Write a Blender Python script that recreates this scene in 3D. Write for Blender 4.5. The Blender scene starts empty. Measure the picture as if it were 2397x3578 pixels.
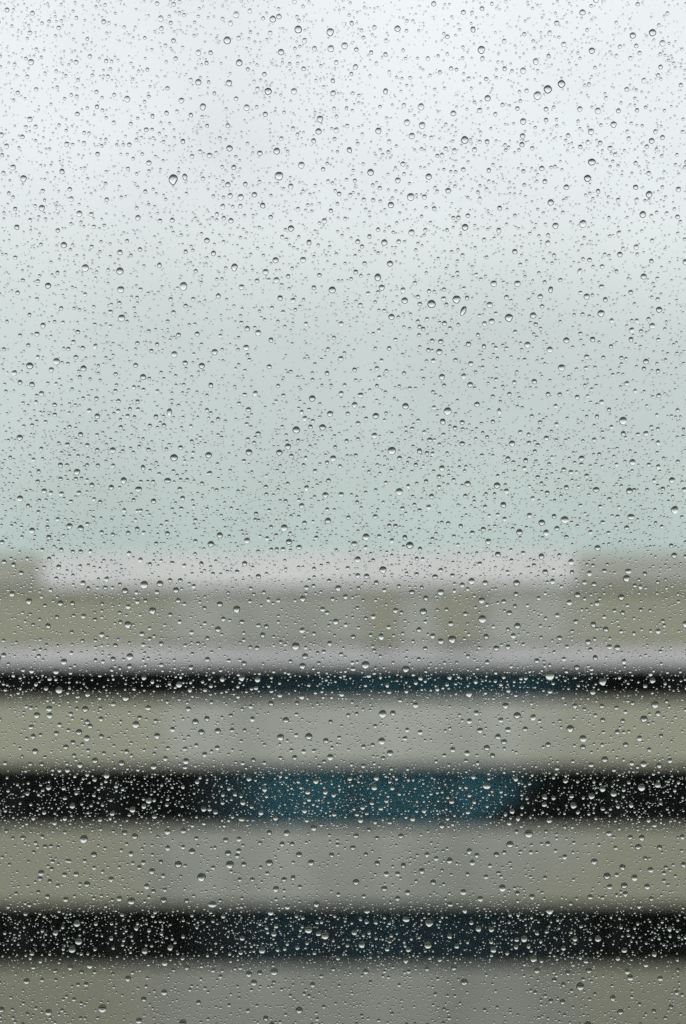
import bpy, bmesh, math, random
import numpy as np
from mathutils import Vector

random.seed(7)
rng = np.random.default_rng(11)
S = bpy.context.scene
COL = S.collection

# ------------------------------------------------------------------ camera
PXMM = 94.0                       # photograph pixels per millimetre of film
LENS = 110.0                      # a short telephoto held close to the glass
PITCH = math.atan(199 / PXMM / LENS)
DIST = 0.80                       # lens to pane
cam_d = bpy.data.cameras.new('camera')
cam = bpy.data.objects.new('camera', cam_d)
COL.objects.link(cam)
cam_d.lens = LENS
cam_d.sensor_fit = 'VERTICAL'
cam_d.sensor_height = 3578 / PXMM
cam_d.sensor_width = 2397 / PXMM
cam_d.clip_start = 0.02
cam_d.clip_end = 9000
cam_d.dof.use_dof = True
cam_d.dof.focus_distance = DIST
cam_d.dof.aperture_fstop = 16.5
cam.location = (0, 0, 0)
cam.rotation_euler = (math.pi / 2 + PITCH, 0, 0)
S.camera = cam

# ------------------------------------------------------------------ sky, sun, exposure
SUN_EL, SUN_AZ = math.radians(48), math.radians(205)
W = bpy.data.worlds.new('World')
S.world = W
W.use_nodes = True
nt = W.node_tree
nt.nodes.clear()
N = nt.nodes.new
out = N('ShaderNodeOutputWorld')
bg = N('ShaderNodeBackground')
bg.inputs['Strength'].default_value = 0.1
sky = N('ShaderNodeTexSky')
sky.sky_type = 'NISHITA'
sky.sun_disc = False
sky.sun_elevation = SUN_EL
sky.sun_rotation = SUN_AZ
# closed cloud deck: brighter towards the zenith, as an overcast sky is
geo = N('ShaderNodeTexCoord')
sep = N('ShaderNodeSeparateXYZ')
nt.links.new(geo.outputs['Generated'], sep.inputs[0])
ramp = N('ShaderNodeValToRGB')
el = ramp.color_ramp.elements
SKY = [(0.0, (0.50,0.60,0.58)), (0.012, (0.52,0.615,0.595)), (0.045, (0.585,0.66,0.65)), (0.08, (0.65,0.71,0.705)), (0.118, (0.83,0.865,0.875)), (0.15, (0.89,0.925,0.94)), (0.21, (0.93,0.965,0.98)), (0.36, (1.15,1.18,1.19)), (0.6, (1.40,1.42,1.43)), (1.0, (1.65,1.67,1.68))]
while len(el) < len(SKY):
    el.new(0.5)
for e, (p, c) in zip(el, SKY):
    e.position = p
    e.color = (*c, 1)
nt.links.new(sep.outputs['Z'], ramp.inputs['Fac'])
noise = N('ShaderNodeTexNoise')
noise.inputs['Scale'].default_value = 13.0
noise.inputs['Detail'].default_value = 3.0
noise.inputs['Roughness'].default_value = 0.45
mp = N('ShaderNodeMapping')
mp.inputs['Scale'].default_value = (1, 1, 0.9)
nt.links.new(geo.outputs['Generated'], mp.inputs[0])
nt.links.new(mp.outputs[0], noise.inputs['Vector'])
rng_n = N('ShaderNodeMapRange')
rng_n.inputs['From Min'].default_value = 0.3
rng_n.inputs['From Max'].default_value = 0.7
rng_n.inputs['To Min'].default_value = 0.915
rng_n.inputs['To Max'].default_value = 1.035
nt.links.new(noise.outputs['Fac'], rng_n.inputs['Value'])
mul = N('ShaderNodeVectorMath')
mul.operation = 'MULTIPLY'
nt.links.new(ramp.outputs['Color'], mul.inputs[0])
nt.links.new(rng_n.outputs['Result'], mul.inputs[1])
sc10 = N('ShaderNodeVectorMath')
sc10.operation = 'SCALE'
sc10.inputs['Scale'].default_value = 10.0
nt.links.new(mul.outputs[0], sc10.inputs[0])
mix = N('ShaderNodeMix')
mix.data_type = 'RGBA'
mix.inputs['Factor'].default_value = 0.96
nt.links.new(sky.outputs[0], mix.inputs['A'])
nt.links.new(sc10.outputs[0], mix.inputs['B'])
nt.links.new(mix.outputs['Result'], bg.inputs['Color'])
nt.links.new(bg.outputs[0], out.inputs['Surface'])

sun_d = bpy.data.lights.new('sun', 'SUN')
sun = bpy.data.objects.new('sun', sun_d)
COL.objects.link(sun)
sun_d.energy = 0.75
sun_d.angle = math.radians(30)
sun_d.color = (1.0, 0.97, 0.93)
sdir = Vector((math.sin(SUN_AZ) * math.cos(SUN_EL), math.cos(SUN_AZ) * math.cos(SUN_EL), math.sin(SUN_EL)))
sun.rotation_euler = sdir.to_track_quat('Z', 'Y').to_euler()

S.view_settings.view_transform = 'Standard'
S.view_settings.look = 'None'
S.view_settings.exposure = 0.0
S.view_settings.gamma = 1.0
S.view_settings.use_curve_mapping = False
S.render.engine = 'CYCLES'
S.cycles.use_denoising = False
S.cycles.use_adaptive_sampling = False
S.cycles.max_bounces = 14
S.cycles.transmission_bounces = 12
S.cycles.transparent_max_bounces = 16
S.cycles.glossy_bounces = 4
S.cycles.diffuse_bounces = 3
S.cycles.sample_clamp_indirect = 6.0
S.cycles.caustics_reflective = False
S.cycles.caustics_refractive = True


# ------------------------------------------------------------------ helpers
def mat_basic(name, color, rough=0.8, noise=0.0, scale=1.0, bump=0.0, color2=None, metallic=0.0, detail=6.0, stretch=(1, 1, 1)):
    m = bpy.data.materials.new(name)
    m.use_nodes = True
    t = m.node_tree
    b = t.nodes['Principled BSDF']
    b.inputs['Roughness'].default_value = rough
    b.inputs['Metallic'].default_value = metallic
    b.inputs['Base Color'].default_value = (*color, 1)
    if noise or color2 or bump:
        tc = t.nodes.new('ShaderNodeTexCoord')
        mpn = t.nodes.new('ShaderNodeMapping')
        mpn.inputs['Scale'].default_value = stretch
        nz = t.nodes.new('ShaderNodeTexNoise')
        nz.inputs['Scale'].default_value = scale
        nz.inputs['Detail'].default_value = detail
        t.links.new(tc.outputs['Object'], mpn.inputs[0])
        t.links.new(mpn.outputs[0], nz.inputs['Vector'])
        r = t.nodes.new('ShaderNodeValToRGB')
        c2 = color2 if color2 else tuple(c * (1 - noise) for c in color)
        r.color_ramp.elements[0].position = 0.32
        r.color_ramp.elements[1].position = 0.68
        r.color_ramp.elements[0].color = (*c2, 1)
        r.color_ramp.elements[1].color = (*color, 1)
        t.links.new(nz.outputs['Fac'], r.inputs['Fac'])
        t.links.new(r.outputs['Color'], b.inputs['Base Color'])
        if bump:
            bp = t.nodes.new('ShaderNodeBump')
            bp.inputs['Strength'].default_value = bump
            bp.inputs['Distance'].default_value = 0.02
            nz2 = t.nodes.new('ShaderNodeTexNoise')
            nz2.inputs['Scale'].default_value = scale * 14
            t.links.new(tc.outputs['Object'], nz2.inputs['Vector'])
            t.links.new(nz2.outputs['Fac'], bp.inputs['Height'])
            t.links.new(bp.outputs[0], b.inputs['Normal'])
    return m


def mat_clear_glass(name, tint):
    """clean clear sheet seen from a dark room: it shows no reflection, only its slight green cast"""
    m = bpy.data.materials.new(name)
    m.use_nodes = True
    t = m.node_tree
    t.nodes.clear()
    o = t.nodes.new('ShaderNodeOutputMaterial')
    tr = t.nodes.new('ShaderNodeBsdfTransparent')
    tr.inputs['Color'].default_value = (*tint, 1)
    t.links.new(tr.outputs[0], o.inputs['Surface'])
    return m


def mat_thin_glass(name, tint=(1, 1, 1), rough=0.0):
    """clear sheet glass: what is not mirrored passes straight through"""
    m = bpy.data.materials.new(name)
    m.use_nodes = True
    t = m.node_tree
    t.nodes.clear()
    o = t.nodes.new('ShaderNodeOutputMaterial')
    mx = t.nodes.new('ShaderNodeMixShader')
    fr = t.nodes.new('ShaderNodeFresnel')
    # both faces of the sheet meet air on the far side, so the inner face must not act as an exit from solid glass
    gm = t.nodes.new('ShaderNodeNewGeometry')
    ior = t.nodes.new('ShaderNodeMapRange')
    ior.inputs['To Min'].default_value = 1.5
    ior.inputs['To Max'].default_value = 1 / 1.5
    t.links.new(gm.outputs['Backfacing'], ior.inputs['Value'])
    t.links.new(ior.outputs['Result'], fr.inputs['IOR'])
    tr = t.nodes.new('ShaderNodeBsdfTransparent')
    tr.inputs['Color'].default_value = (*tint, 1)
    gl = t.nodes.new('ShaderNodeBsdfGlossy')
    gl.inputs['Roughness'].default_value = rough
    t.links.new(fr.outputs[0], mx.inputs[0])
    t.links.new(tr.outputs[0], mx.inputs[1])
    t.links.new(gl.outputs[0], mx.inputs[2])
    t.links.new(mx.outputs[0], o.inputs['Surface'])
    return m


def mat_water(name):
    m = bpy.data.materials.new(name)
    m.use_nodes = True
    t = m.node_tree
    t.nodes.clear()
    o = t.nodes.new('ShaderNodeOutputMaterial')
    g = t.nodes.new('ShaderNodeBsdfGlass')
    g.inputs['Roughness'].default_value = 0.0
    g.inputs['IOR'].default_value = 1.333
    g.inputs['Color'].default_value = (1, 1, 1, 1)
    t.links.new(g.outputs[0], o.inputs['Surface'])
    return m


def tag(o, label=None, cat=None, group=None, kind=None):
    for k, v in (('label', label), ('category', cat), ('group', group), ('kind', kind)):
        if v:
            o[k] = v
    return o


def empty(name, loc=(0, 0, 0)):
    o = bpy.data.objects.new(name, None)
    o.location = loc
    COL.objects.link(o)
    return o


def add_box(bm, x0, x1, y0, y1, z0, z1, bevel=0.0):
    r = bmesh.ops.create_cube(bm, size=1.0)
    vs = r['verts']
    for v in vs:
        v.co = Vector(((x0 + x1) / 2 + v.co.x * (x1 - x0), (y0 + y1) / 2 + v.co.y * (y1 - y0), (z0 + z1) / 2 + v.co.z * (z1 - z0)))
    if bevel:
        es = list({e for v in vs for e in v.link_edges})
        bmesh.ops.bevel(bm, geom=es, offset=bevel, segments=1, profile=0.5, affect='EDGES')


def add_prism(bm, prof, x0, x1):
    """prof: (y, z) outline swept along x"""
    a = [bm.verts.new((x0, y, z)) for y, z in prof]
    b = [bm.verts.new((x1, y, z)) for y, z in prof]
    n = len(prof)
    for i in range(n):
        bm.faces.new((a[i], a[(i + 1) % n], b[(i + 1) % n], b[i]))
    bm.faces.new(a[::-1])
    bm.faces.new(b)
    bmesh.ops.recalc_face_normals(bm, faces=bm.faces[:])


def link(name, bm, m, parent=None, origin=None):
    me = bpy.data.meshes.new(name)
    bm.to_mesh(me)
    bm.free()
    me.materials.append(m)
    o = bpy.data.objects.new(name, me)
    COL.objects.link(o)
    if parent is not None:
        o.parent = parent
        # parts are built in world coordinates: keep them there
        me.transform(__import__('mathutils').Matrix.Translation(-Vector(parent_world(parent))))
    return o


def parent_world(p):
    v = Vector((0, 0, 0))
    while p is not None:
        v += p.location
        p = p.parent
    return v


def box(name, m, parent, x0, x1, y0, y1, z0, z1, bevel=0.0):
    bm = bmesh.new()
    add_box(bm, x0, x1, y0, y1, z0, z1, bevel)
    return link(name, bm, m, parent)


def prism(name, m, parent, prof, x0, x1):
    bm = bmesh.new()
    add_prism(bm, prof, x0, x1)
    return link(name, bm, m, parent)


def ray(px, py):
    """direction through a point of the photograph, y component 1"""
    u = (px - 1198.5) / PXMM / LENS
    v = (1789 - py) / PXMM / LENS
    d = Vector((u, math.cos(PITCH) - v * math.sin(PITCH), math.sin(PITCH) + v * math.cos(PITCH)))
    return d / d.y


def X(px, y, py=2500):
    return ray(px, py).x * y


def Z(py, y):
    return ray(1198.5, py).z * y


# ------------------------------------------------------------------ materials
M = dict(
    olive=mat_basic('olive stained concrete', (0.38,0.37,0.285), 0.9, color2=(0.27,0.27,0.21), scale=0.35, bump=0.3, stretch=(1, 1, 0.4)),
    brown=mat_basic('brown stained concrete', (0.38,0.37,0.30), 0.9, color2=(0.34,0.33,0.26), scale=0.6, bump=0.3, stretch=(1, 1, 0.4)),
    coping=mat_basic('wet pale coping', (0.80,0.78,0.785), 0.6, noise=0.12, scale=0.4),
    ledge=mat_basic('wet pale ledge', (0.49,0.475,0.485), 0.6, noise=0.12, scale=0.5),
    roof=mat_basic('wet roof felt', (0.16, 0.16, 0.16), 0.5, noise=0.3, scale=0.8),
    dark_metal=mat_basic('dark window metal', (0.02, 0.02, 0.022), 0.45),
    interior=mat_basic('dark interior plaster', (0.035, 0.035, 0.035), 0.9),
    glass=mat_clear_glass('clear pane glass', (0.975, 0.985, 0.98)),
    far_glass=mat_thin_glass('far sheet glass', (0.96, 0.97, 0.97)),
    grass=mat_basic('wet grass', (0.035, 0.055, 0.025), 0.9, color2=(0.02, 0.035, 0.015), scale=0.15),
    asphalt=mat_basic('wet asphalt', (0.04, 0.042, 0.045), 0.45, noise=0.35, scale=0.7, bump=0.3),
    kerb=mat_basic('kerb stone', (0.24, 0.24, 0.23), 0.8, noise=0.3, scale=2.0),
    paving=mat_basic('wet paving', (0.11, 0.11, 0.105), 0.55, noise=0.3, scale=1.2, bump=0.2),
    paint=mat_basic('road paint', (0.7, 0.7, 0.68), 0.7, noise=0.3, scale=5),
    render=mat_basic('grey render', (0.14, 0.14, 0.135), 0.9, noise=0.2, scale=1.5, bump=0.3),
    room=mat_basic('dim room paint', (0.10, 0.095, 0.09), 0.9, noise=0.1, scale=2.0),
    frame=mat_basic('dark painted window frame', (0.03, 0.03, 0.03), 0.45, noise=0.2, scale=8.0),
    water=mat_water('rain water'),
)



def mat_reflection_cloth(name, color, margin, a, b):
    """cloth with a pane reflection painted in, from a dark margin at each side to a lighter middle"""
    m = mat_basic(name, color, 0.9, noise=0.3, scale=0.8, stretch=(3, 1, 0.4))
    t = m.node_tree
    bs = t.nodes['Principled BSDF']
    src = bs.inputs['Base Color'].links[0].from_socket
    tc = t.nodes.new('ShaderNodeTexCoord')
    sp = t.nodes.new('ShaderNodeSeparateXYZ')
    t.links.new(tc.outputs['Generated'], sp.inputs[0])
    r = t.nodes.new('ShaderNodeValToRGB')
    r.color_ramp.interpolation = 'EASE'
    e = r.color_ramp.elements
    e[0].position, e[0].color = 0.0, (0, 0, 0, 1)
    e[1].position, e[1].color = 1.0, (0, 0, 0, 1)
    for p in (a, b):
        n = e.new(p)
        n.color = (1, 1, 1, 1)
    t.links.new(sp.outputs['X'], r.inputs['Fac'])
    mx = t.nodes.new('ShaderNodeMix')
    mx.data_type = 'RGBA'
    mx.inputs['A'].default_value = (*margin, 1)
    t.links.new(r.outputs['Color'], mx.inputs['Factor'])
    t.links.new(src, mx.inputs['B'])
    t.links.new(mx.outputs['Result'], bs.inputs['Base Color'])
    return m


M['teal_reflection'] = mat_reflection_cloth('teal cloth with painted reflection', (0.09,0.33,0.43), (0.01, 0.014, 0.02), 0.28, 0.80)  # lighter middles paint in the soft reflection on the near pane
M['slate_reflection'] = mat_reflection_cloth('slate cloth with painted reflection', (0.05,0.20,0.27), (0.01, 0.014, 0.02), 0.45, 0.80)
M['navy_reflection'] = mat_reflection_cloth('navy cloth with painted reflection', (0.025,0.08,0.11), (0.01, 0.012, 0.016), 0.25, 0.6)
M['end_concrete'] = mat_basic('pale end block concrete', (0.50, 0.49, 0.44), 0.85, color2=(0.43, 0.42, 0.37), scale=0.4)
GROUND = -19.5


def mat_facade(k=1.0):  # concrete with stains; paler middle paints in a reflection on the near pane
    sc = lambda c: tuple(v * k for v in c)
    m = mat_basic('weathered concrete with painted light', sc((0.49,0.485,0.445)), 0.85, color2=sc((0.34,0.34,0.295)), scale=0.45, bump=0.3, stretch=(1, 1, 0.35))
    t = m.node_tree
    b = t.nodes['Principled BSDF']
    src = b.inputs['Base Color'].links[0].from_socket
    tc = t.nodes.new('ShaderNodeTexCoord')
    sp = t.nodes.new('ShaderNodeSeparateXYZ')
    t.links.new(tc.outputs['Object'], sp.inputs[0])
    ab = t.nodes.new('ShaderNodeMath')
    ab.operation = 'SUBTRACT'
    ab.inputs[1].default_value = 0.3
    t.links.new(sp.outputs['X'], ab.inputs[0])
    a2 = t.nodes.new('ShaderNodeMath')
    a2.operation = 'ABSOLUTE'
    t.links.new(ab.outputs[0], a2.inputs[0])
    nz = t.nodes.new('ShaderNodeTexNoise')
    nz.inputs['Scale'].default_value = 0.26
    nz.inputs['Detail'].default_value = 4
    t.links.new(tc.outputs['Object'], nz.inputs['Vector'])
    ad = t.nodes.new('ShaderNodeMath')
    ad.operation = 'MULTIPLY_ADD'
    ad.inputs[1].default_value = 6.0
    t.links.new(nz.outputs['Fac'], ad.inputs[0])
    t.links.new(a2.outputs[0], ad.inputs[2])
    mr = t.nodes.new('ShaderNodeMapRange')
    mr.interpolation_type = 'SMOOTHSTEP'
    mr.inputs['From Min'].default_value = 7.3
    mr.inputs['From Max'].default_value = 10.4
    t.links.new(ad.outputs[0], mr.inputs['Value'])
    mx = t.nodes.new('ShaderNodeMix')
    mx.data_type = 'RGBA'
    mx.inputs['B'].default_value = (*sc((0.38,0.37,0.285)), 1)
    t.links.new(mr.outputs[0], mx.inputs['Factor'])
    t.links.new(src, mx.inputs['A'])
    t.links.new(mx.outputs['Result'], b.inputs['Base Color'])
    return m


M['facade'] = mat_facade()
FACADES = [M['facade'], M['facade'], mat_facade(1.06), mat_facade(0.86), mat_facade(0.70), mat_facade(0.45)]  # lower bands darker: lack of sky light put into their colour
# ------------------------------------------------------------------ ground
bm = bmesh.new()
add_box(bm, -3000, 3000, -300, 6000, GROUND - 0.5, GROUND)
tag(link('ground', bm, M['grass']), kind='structure')
bm = bmesh.new()
add_box(bm, -400, 400, 10.0, 17.5, GROUND + 0.004, GROUND + 0.008)
tag(link('road', bm, M['asphalt']), kind='structure')
bm = bmesh.new()
for i in range(-30, 31):
    add_box(bm, i * 6.0, i * 6.0 + 2.0, 13.68, 13.80, GROUND + 0.012, GROUND + 0.014)
tag(link('road_marking', bm, M['paint']), kind='structure')
for ya, yb in ((7.6, 9.85), (17.65, 20.0)):
    bm = bmesh.new()
    add_box(bm, -400, 400, ya, yb, GROUND + 0.002, GROUND + 0.12)
    tag(link('pavement', bm, M['paving']), kind='structure')
for ya, yb in ((9.853, 10.0), (17.5, 17.647)):
    bm = bmesh.new()
    add_box(bm, -400, 400, ya, yb, GROUND + 0.002, GROUND + 0.13, 0.01)
    tag(link('kerb', bm, M['kerb']), kind='structure')

# ------------------------------------------------------------------ building across the street
FY = 85.0                                            # face of its walls
bld = empty('office_building', (0, FY, GROUND))
tag(bld, 'wide grey concrete building with long dark ribbon windows across the street', 'building')
XL, XR = -27.0, 27.0
XC0, XC1 = X(560, FY), X(1990, FY)                    # central bay; its paler tone paints in a pane reflection
DEPTH = 14.0
# rows of the facade by their rows in the photograph (window strips)
strips = [(2320, 2448), (2672, 2892), (3158, 3378), (3660, 4500)]
zs = [(Z(a, FY), Z(b, FY)) for a, b in strips]
z_cop_top, z_cop_bot = Z(1930, FY), Z(2050, FY)
z_led_top, z_led_bot = Z(2256, FY), Z(2328, FY)
bands = [(z_cop_top - 0.12, z_led_top), (z_led_bot, zs[0][0])]
for i in range(len(zs)):
    nxt = zs[i + 1][0] if i + 1 < len(zs) else GROUND
    bands.append((zs[i][1], nxt))
WT = 0.35
bays = [(XL, XC0, 'facade', 0.0), (XC0, XC1, 'facade', -0.06), (XC1, XR, 'facade', 0.0)]
for bi, (zt, zb) in enumerate(bands):
    if zt - zb < 0.03:
        continue
    for xa, xb, mk, dy in bays:
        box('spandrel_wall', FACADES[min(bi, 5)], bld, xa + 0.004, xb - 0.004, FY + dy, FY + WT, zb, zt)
# sloping ledge above the top windows, and the roof coping
prism('ledge', M['ledge'], bld, [(FY - 0.2, z_led_bot + 0.03), (FY - 0.2, z_led_bot + 0.10), (FY + 0.10, z_led_top), (FY + 0.3, z_led_top), (FY + 0.3, z_led_bot + 0.03)], XL + 0.2, XR - 0.2)
xcl, xcr = X(150, FY), X(2010, FY)
cop = prism('coping', M['coping'], bld, [(FY - 0.16, z_cop_bot + 0.003), (FY - 0.16, z_cop_bot + 0.10), (FY - 0.075, z_cop_top), (FY - 0.065, z_cop_top), (FY - 0.065, z_cop_bot + 0.003)], xcl, xcr)
cop.rotation_euler.y = math.radians(-0.45)
cop.location.x = -math.sin(math.radians(-0.45)) * (z_cop_bot - GROUND)
# end blocks that rise above the coping
box('end_block', M['end_concrete'], bld, XL, xcl - 0.03, FY - 0.12, FY - 0.065, z_cop_bot + 0.05, Z(1985, FY))
box('end_block', M['end_concrete'], bld, xcr + 0.03, XR, FY - 0.14, FY - 0.065, z_cop_bot + 0.05, Z(1935, FY))
box('roof', M['roof'], bld, XL + 0.1, XR - 0.1, FY + WT + 0.01, FY + DEPTH, z_cop_bot - 0.6, z_cop_bot - 0.35)
box('rear_wall', M['olive'], bld, XL, XR, FY + DEPTH, FY + DEPTH + WT, GROUND, z_cop_bot)
box('side_wall', M['olive'], bld, XL, XL + WT, FY + WT + 0.01, FY + DEPTH - 0.01, GROUND, z_cop_bot - 0.7)
box('side_wall', M['olive'], bld, XR - WT, XR, FY + WT + 0.01, FY + DEPTH - 0.01, GROUND, z_cop_bot - 0.7)
# brown stained piers on the top wall band
for pa, pb in ((1285, 1385), (1535, 1670)):
    box('pier', M['brown'], bld, X(pa, FY), X(pb, FY), FY - 0.16, FY - 0.064, z_led_top + 0.01, z_cop_bot - 0.03)
# floor slabs and room partitions behind the windows
for i, (zt, zb) in enumerate(zs):
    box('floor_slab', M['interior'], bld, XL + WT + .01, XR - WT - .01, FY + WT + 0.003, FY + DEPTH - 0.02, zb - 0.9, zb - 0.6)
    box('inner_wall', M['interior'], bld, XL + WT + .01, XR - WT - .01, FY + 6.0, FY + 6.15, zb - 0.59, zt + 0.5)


def reflection_curtain(name, m, parent, y, z0, z1, top0, top1, bot0, bot1, pleats):
    """a hanging cloth standing in for a pane reflection, with vertical pleats; its edges may slant"""
    bm = bmesh.new()
    nx, nz = pleats * 6, 6
    rows = []
    for j in range(nz + 1):
        t = j / nz
        za = z1 + (z0 - z1) * t
        e = t ** 1.3
        xa, xb = top0 + (bot0 - top0) * e, top1 + (bot1 - top1) * e
        rows.append([bm.verts.new((xa + (xb - xa) * i / nx, y + 0.045 * math.sin(i / 6 * 2 * math.pi) + 0.01 * math.sin(i * 1.7), za)) for i in range(nx + 1)])
    for j in range(nz):
        for i in range(nx):
            bm.faces.new((rows[j][i], rows[j + 1][i], rows[j + 1][i + 1], rows[j][i + 1]))
    bmesh.ops.solidify(bm, geom=bm.faces[:], thickness=0.006)
    return link(name, bm, m, parent)


def ribbon(zt, zb, breaks):
    """a ribbon window: frame, mullions and one pane between each two mullions"""
    fr = empty('window', (0, 0, 0))
    fr.parent = bld
    h = zt - zb
    bm = bmesh.new()
    t = 0.07
    y0, y1 = FY + 0.05, FY + 0.13
    add_box(bm, XL + WT, XR - WT, y0, y1, zt - t, zt - 0.002)
    add_box(bm, XL + WT, XR - WT, y0, y1, zb + 0.002, zb + t)
    link('frame', bm, M['dark_metal'], fr)
    for a, b in zip(breaks[:-1], breaks[1:]):
        box('pane', M['far_glass'], fr, a + 0.04, b - 0.04, FY + 0.085, FY + 0.095, zb + t, zt - t)
    for a in breaks[1:-1]:
        box('mullion', M['dark_metal'], fr, a - 0.04, a + 0.04, y0 + 0.002, y1 - 0.002, zb + t + 0.001, zt - t - 0.001)
    return fr


def steps(*pts):
    xs = [X(p, FY) for p in pts]
    a, b = [], []
    x = xs[0] - 2.8
    while x > XL + WT + 1.0:
        a.insert(0, x)
        x -= 2.8
    x = xs[-1] + 2.4
    while x < XR - WT - 1.0:
        b.append(x)
        x += 2.8
    return [XL + WT] + a + xs + b + [XR - WT]


wins = [ribbon(zs[0][0], zs[0][1], steps(420, 740, 1050, 1420, 1750, 2060)),
        ribbon(zs[1][0], zs[1][1], steps(390, 755, 860, 1240, 1560, 1830, 2160)),
        ribbon(zs[2][0], zs[2][1], steps(410, 770, 850, 1150, 1480, 1850, 2160)),
        ribbon(zs[3][0], zs[3][1], steps(430, 800, 1200, 1600, 2000))
        ]
CY = FY + 0.20  # curtains added to stand in for a reflection on the near pane
zt, zb = zs[0]
reflection_curtain('reflection_curtain', M['slate_reflection'], wins[0], CY, zb - 0.1, zt + 0.1, X(640, FY), X(2110, FY), X(640, FY), X(2080, FY), 38)
zt, zb = zs[1]
reflection_curtain('reflection_curtain', M['teal_reflection'], wins[1], CY, zb - 0.1, zt + 0.1, X(660, FY), X(1960, FY), X(660, FY), X(1640, FY), 36)
zt, zb = zs[2]
reflection_curtain('reflection_curtain', M['navy_reflection'], wins[2], CY, zb - 0.1, zt + 0.1, X(660, FY), X(2080, FY), X(660, FY), X(2060, FY), 34)

# ------------------------------------------------------------------ own building: wall, room and window
PW, PH = 0.175, 0.24             # half width and half height of the clear pane
PZ = DIST * math.tan(PITCH)       # pane centred on the view
OUT = DIST + 0.012
fw = 0.045
# unseen shading window wall with its opening, four pieces of render round the frame
own = empty('unseen_window_wall', (0, DIST, GROUND))  # unseen wall, spread wide and tall to shade the facade opposite
tag(own, kind='structure')
wy0, wy1 = DIST - 0.05, DIST + 0.06
ox, oz0, oz1 = PW + fw - 0.008, PZ - PH - fw + 0.008, PZ + PH + fw - 0.008
box('unseen_shade_wall_panel', M['render'], own, -27, -ox, wy0, wy1, GROUND, 12)
box('unseen_shade_wall_panel', M['render'], own, ox, 27, wy0, wy1, GROUND, 12)
box('unseen_shade_wall_panel', M['render'], own, -ox + 0.0, ox - 0.0, wy0, wy1, GROUND, oz0)
box('unseen_shade_wall_panel', M['render'], own, -ox + 0.0, ox - 0.0, wy0, wy1, oz1, 12)
RB = -3.4
rz0, rz1 = -1.35, 1.25
for nm, a in (('room_floor', (-2.2, 2.2, RB, wy0 + .01, rz0 - .1, rz0)), ('room_ceiling', (-2.2, 2.2, RB, wy0 + .01, rz1, rz1 + .1)),
              ('room_wall', (-2.3, -2.2, RB, wy0 + .01, rz0 - .1, rz1 + .1)), ('room_wall', (2.2, 2.3, RB, wy0 + .01, rz0 - .1, rz1 + .1)),
              ('room_wall', (-2.3, 2.3, RB - .1, RB, rz0 - .1, rz1 + .1))):
    bm = bmesh.new()
    add_box(bm, *a)
    tag(link(nm, bm, M['room']), kind='structure')

win = empty('window_pane', (0, DIST, PZ - PH - fw))
tag(win, 'clear window pane wet with fine raindrops, close to the camera', 'window')
bm = bmesh.new()
fy0, fy1 = DIST - 0.03, DIST + 0.035
for a in ((-PW - fw, -PW, fy0, fy1, PZ - PH - fw, PZ + PH + fw), (PW, PW + fw, fy0, fy1, PZ - PH - fw, PZ + PH + fw),
          (-PW, PW, fy0 + .001, fy1 - .001, PZ - PH - fw, PZ - PH), (-PW, PW, fy0 + .001, fy1 - .001, PZ + PH, PZ + PH + fw)):
    add_box(bm, *a, 0.002)
link('window_frame', bm, M['frame'], win)
box('glass', M['glass'], win, -PW, PW, DIST, DIST + 0.004, PZ - PH, PZ + PH)

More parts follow.
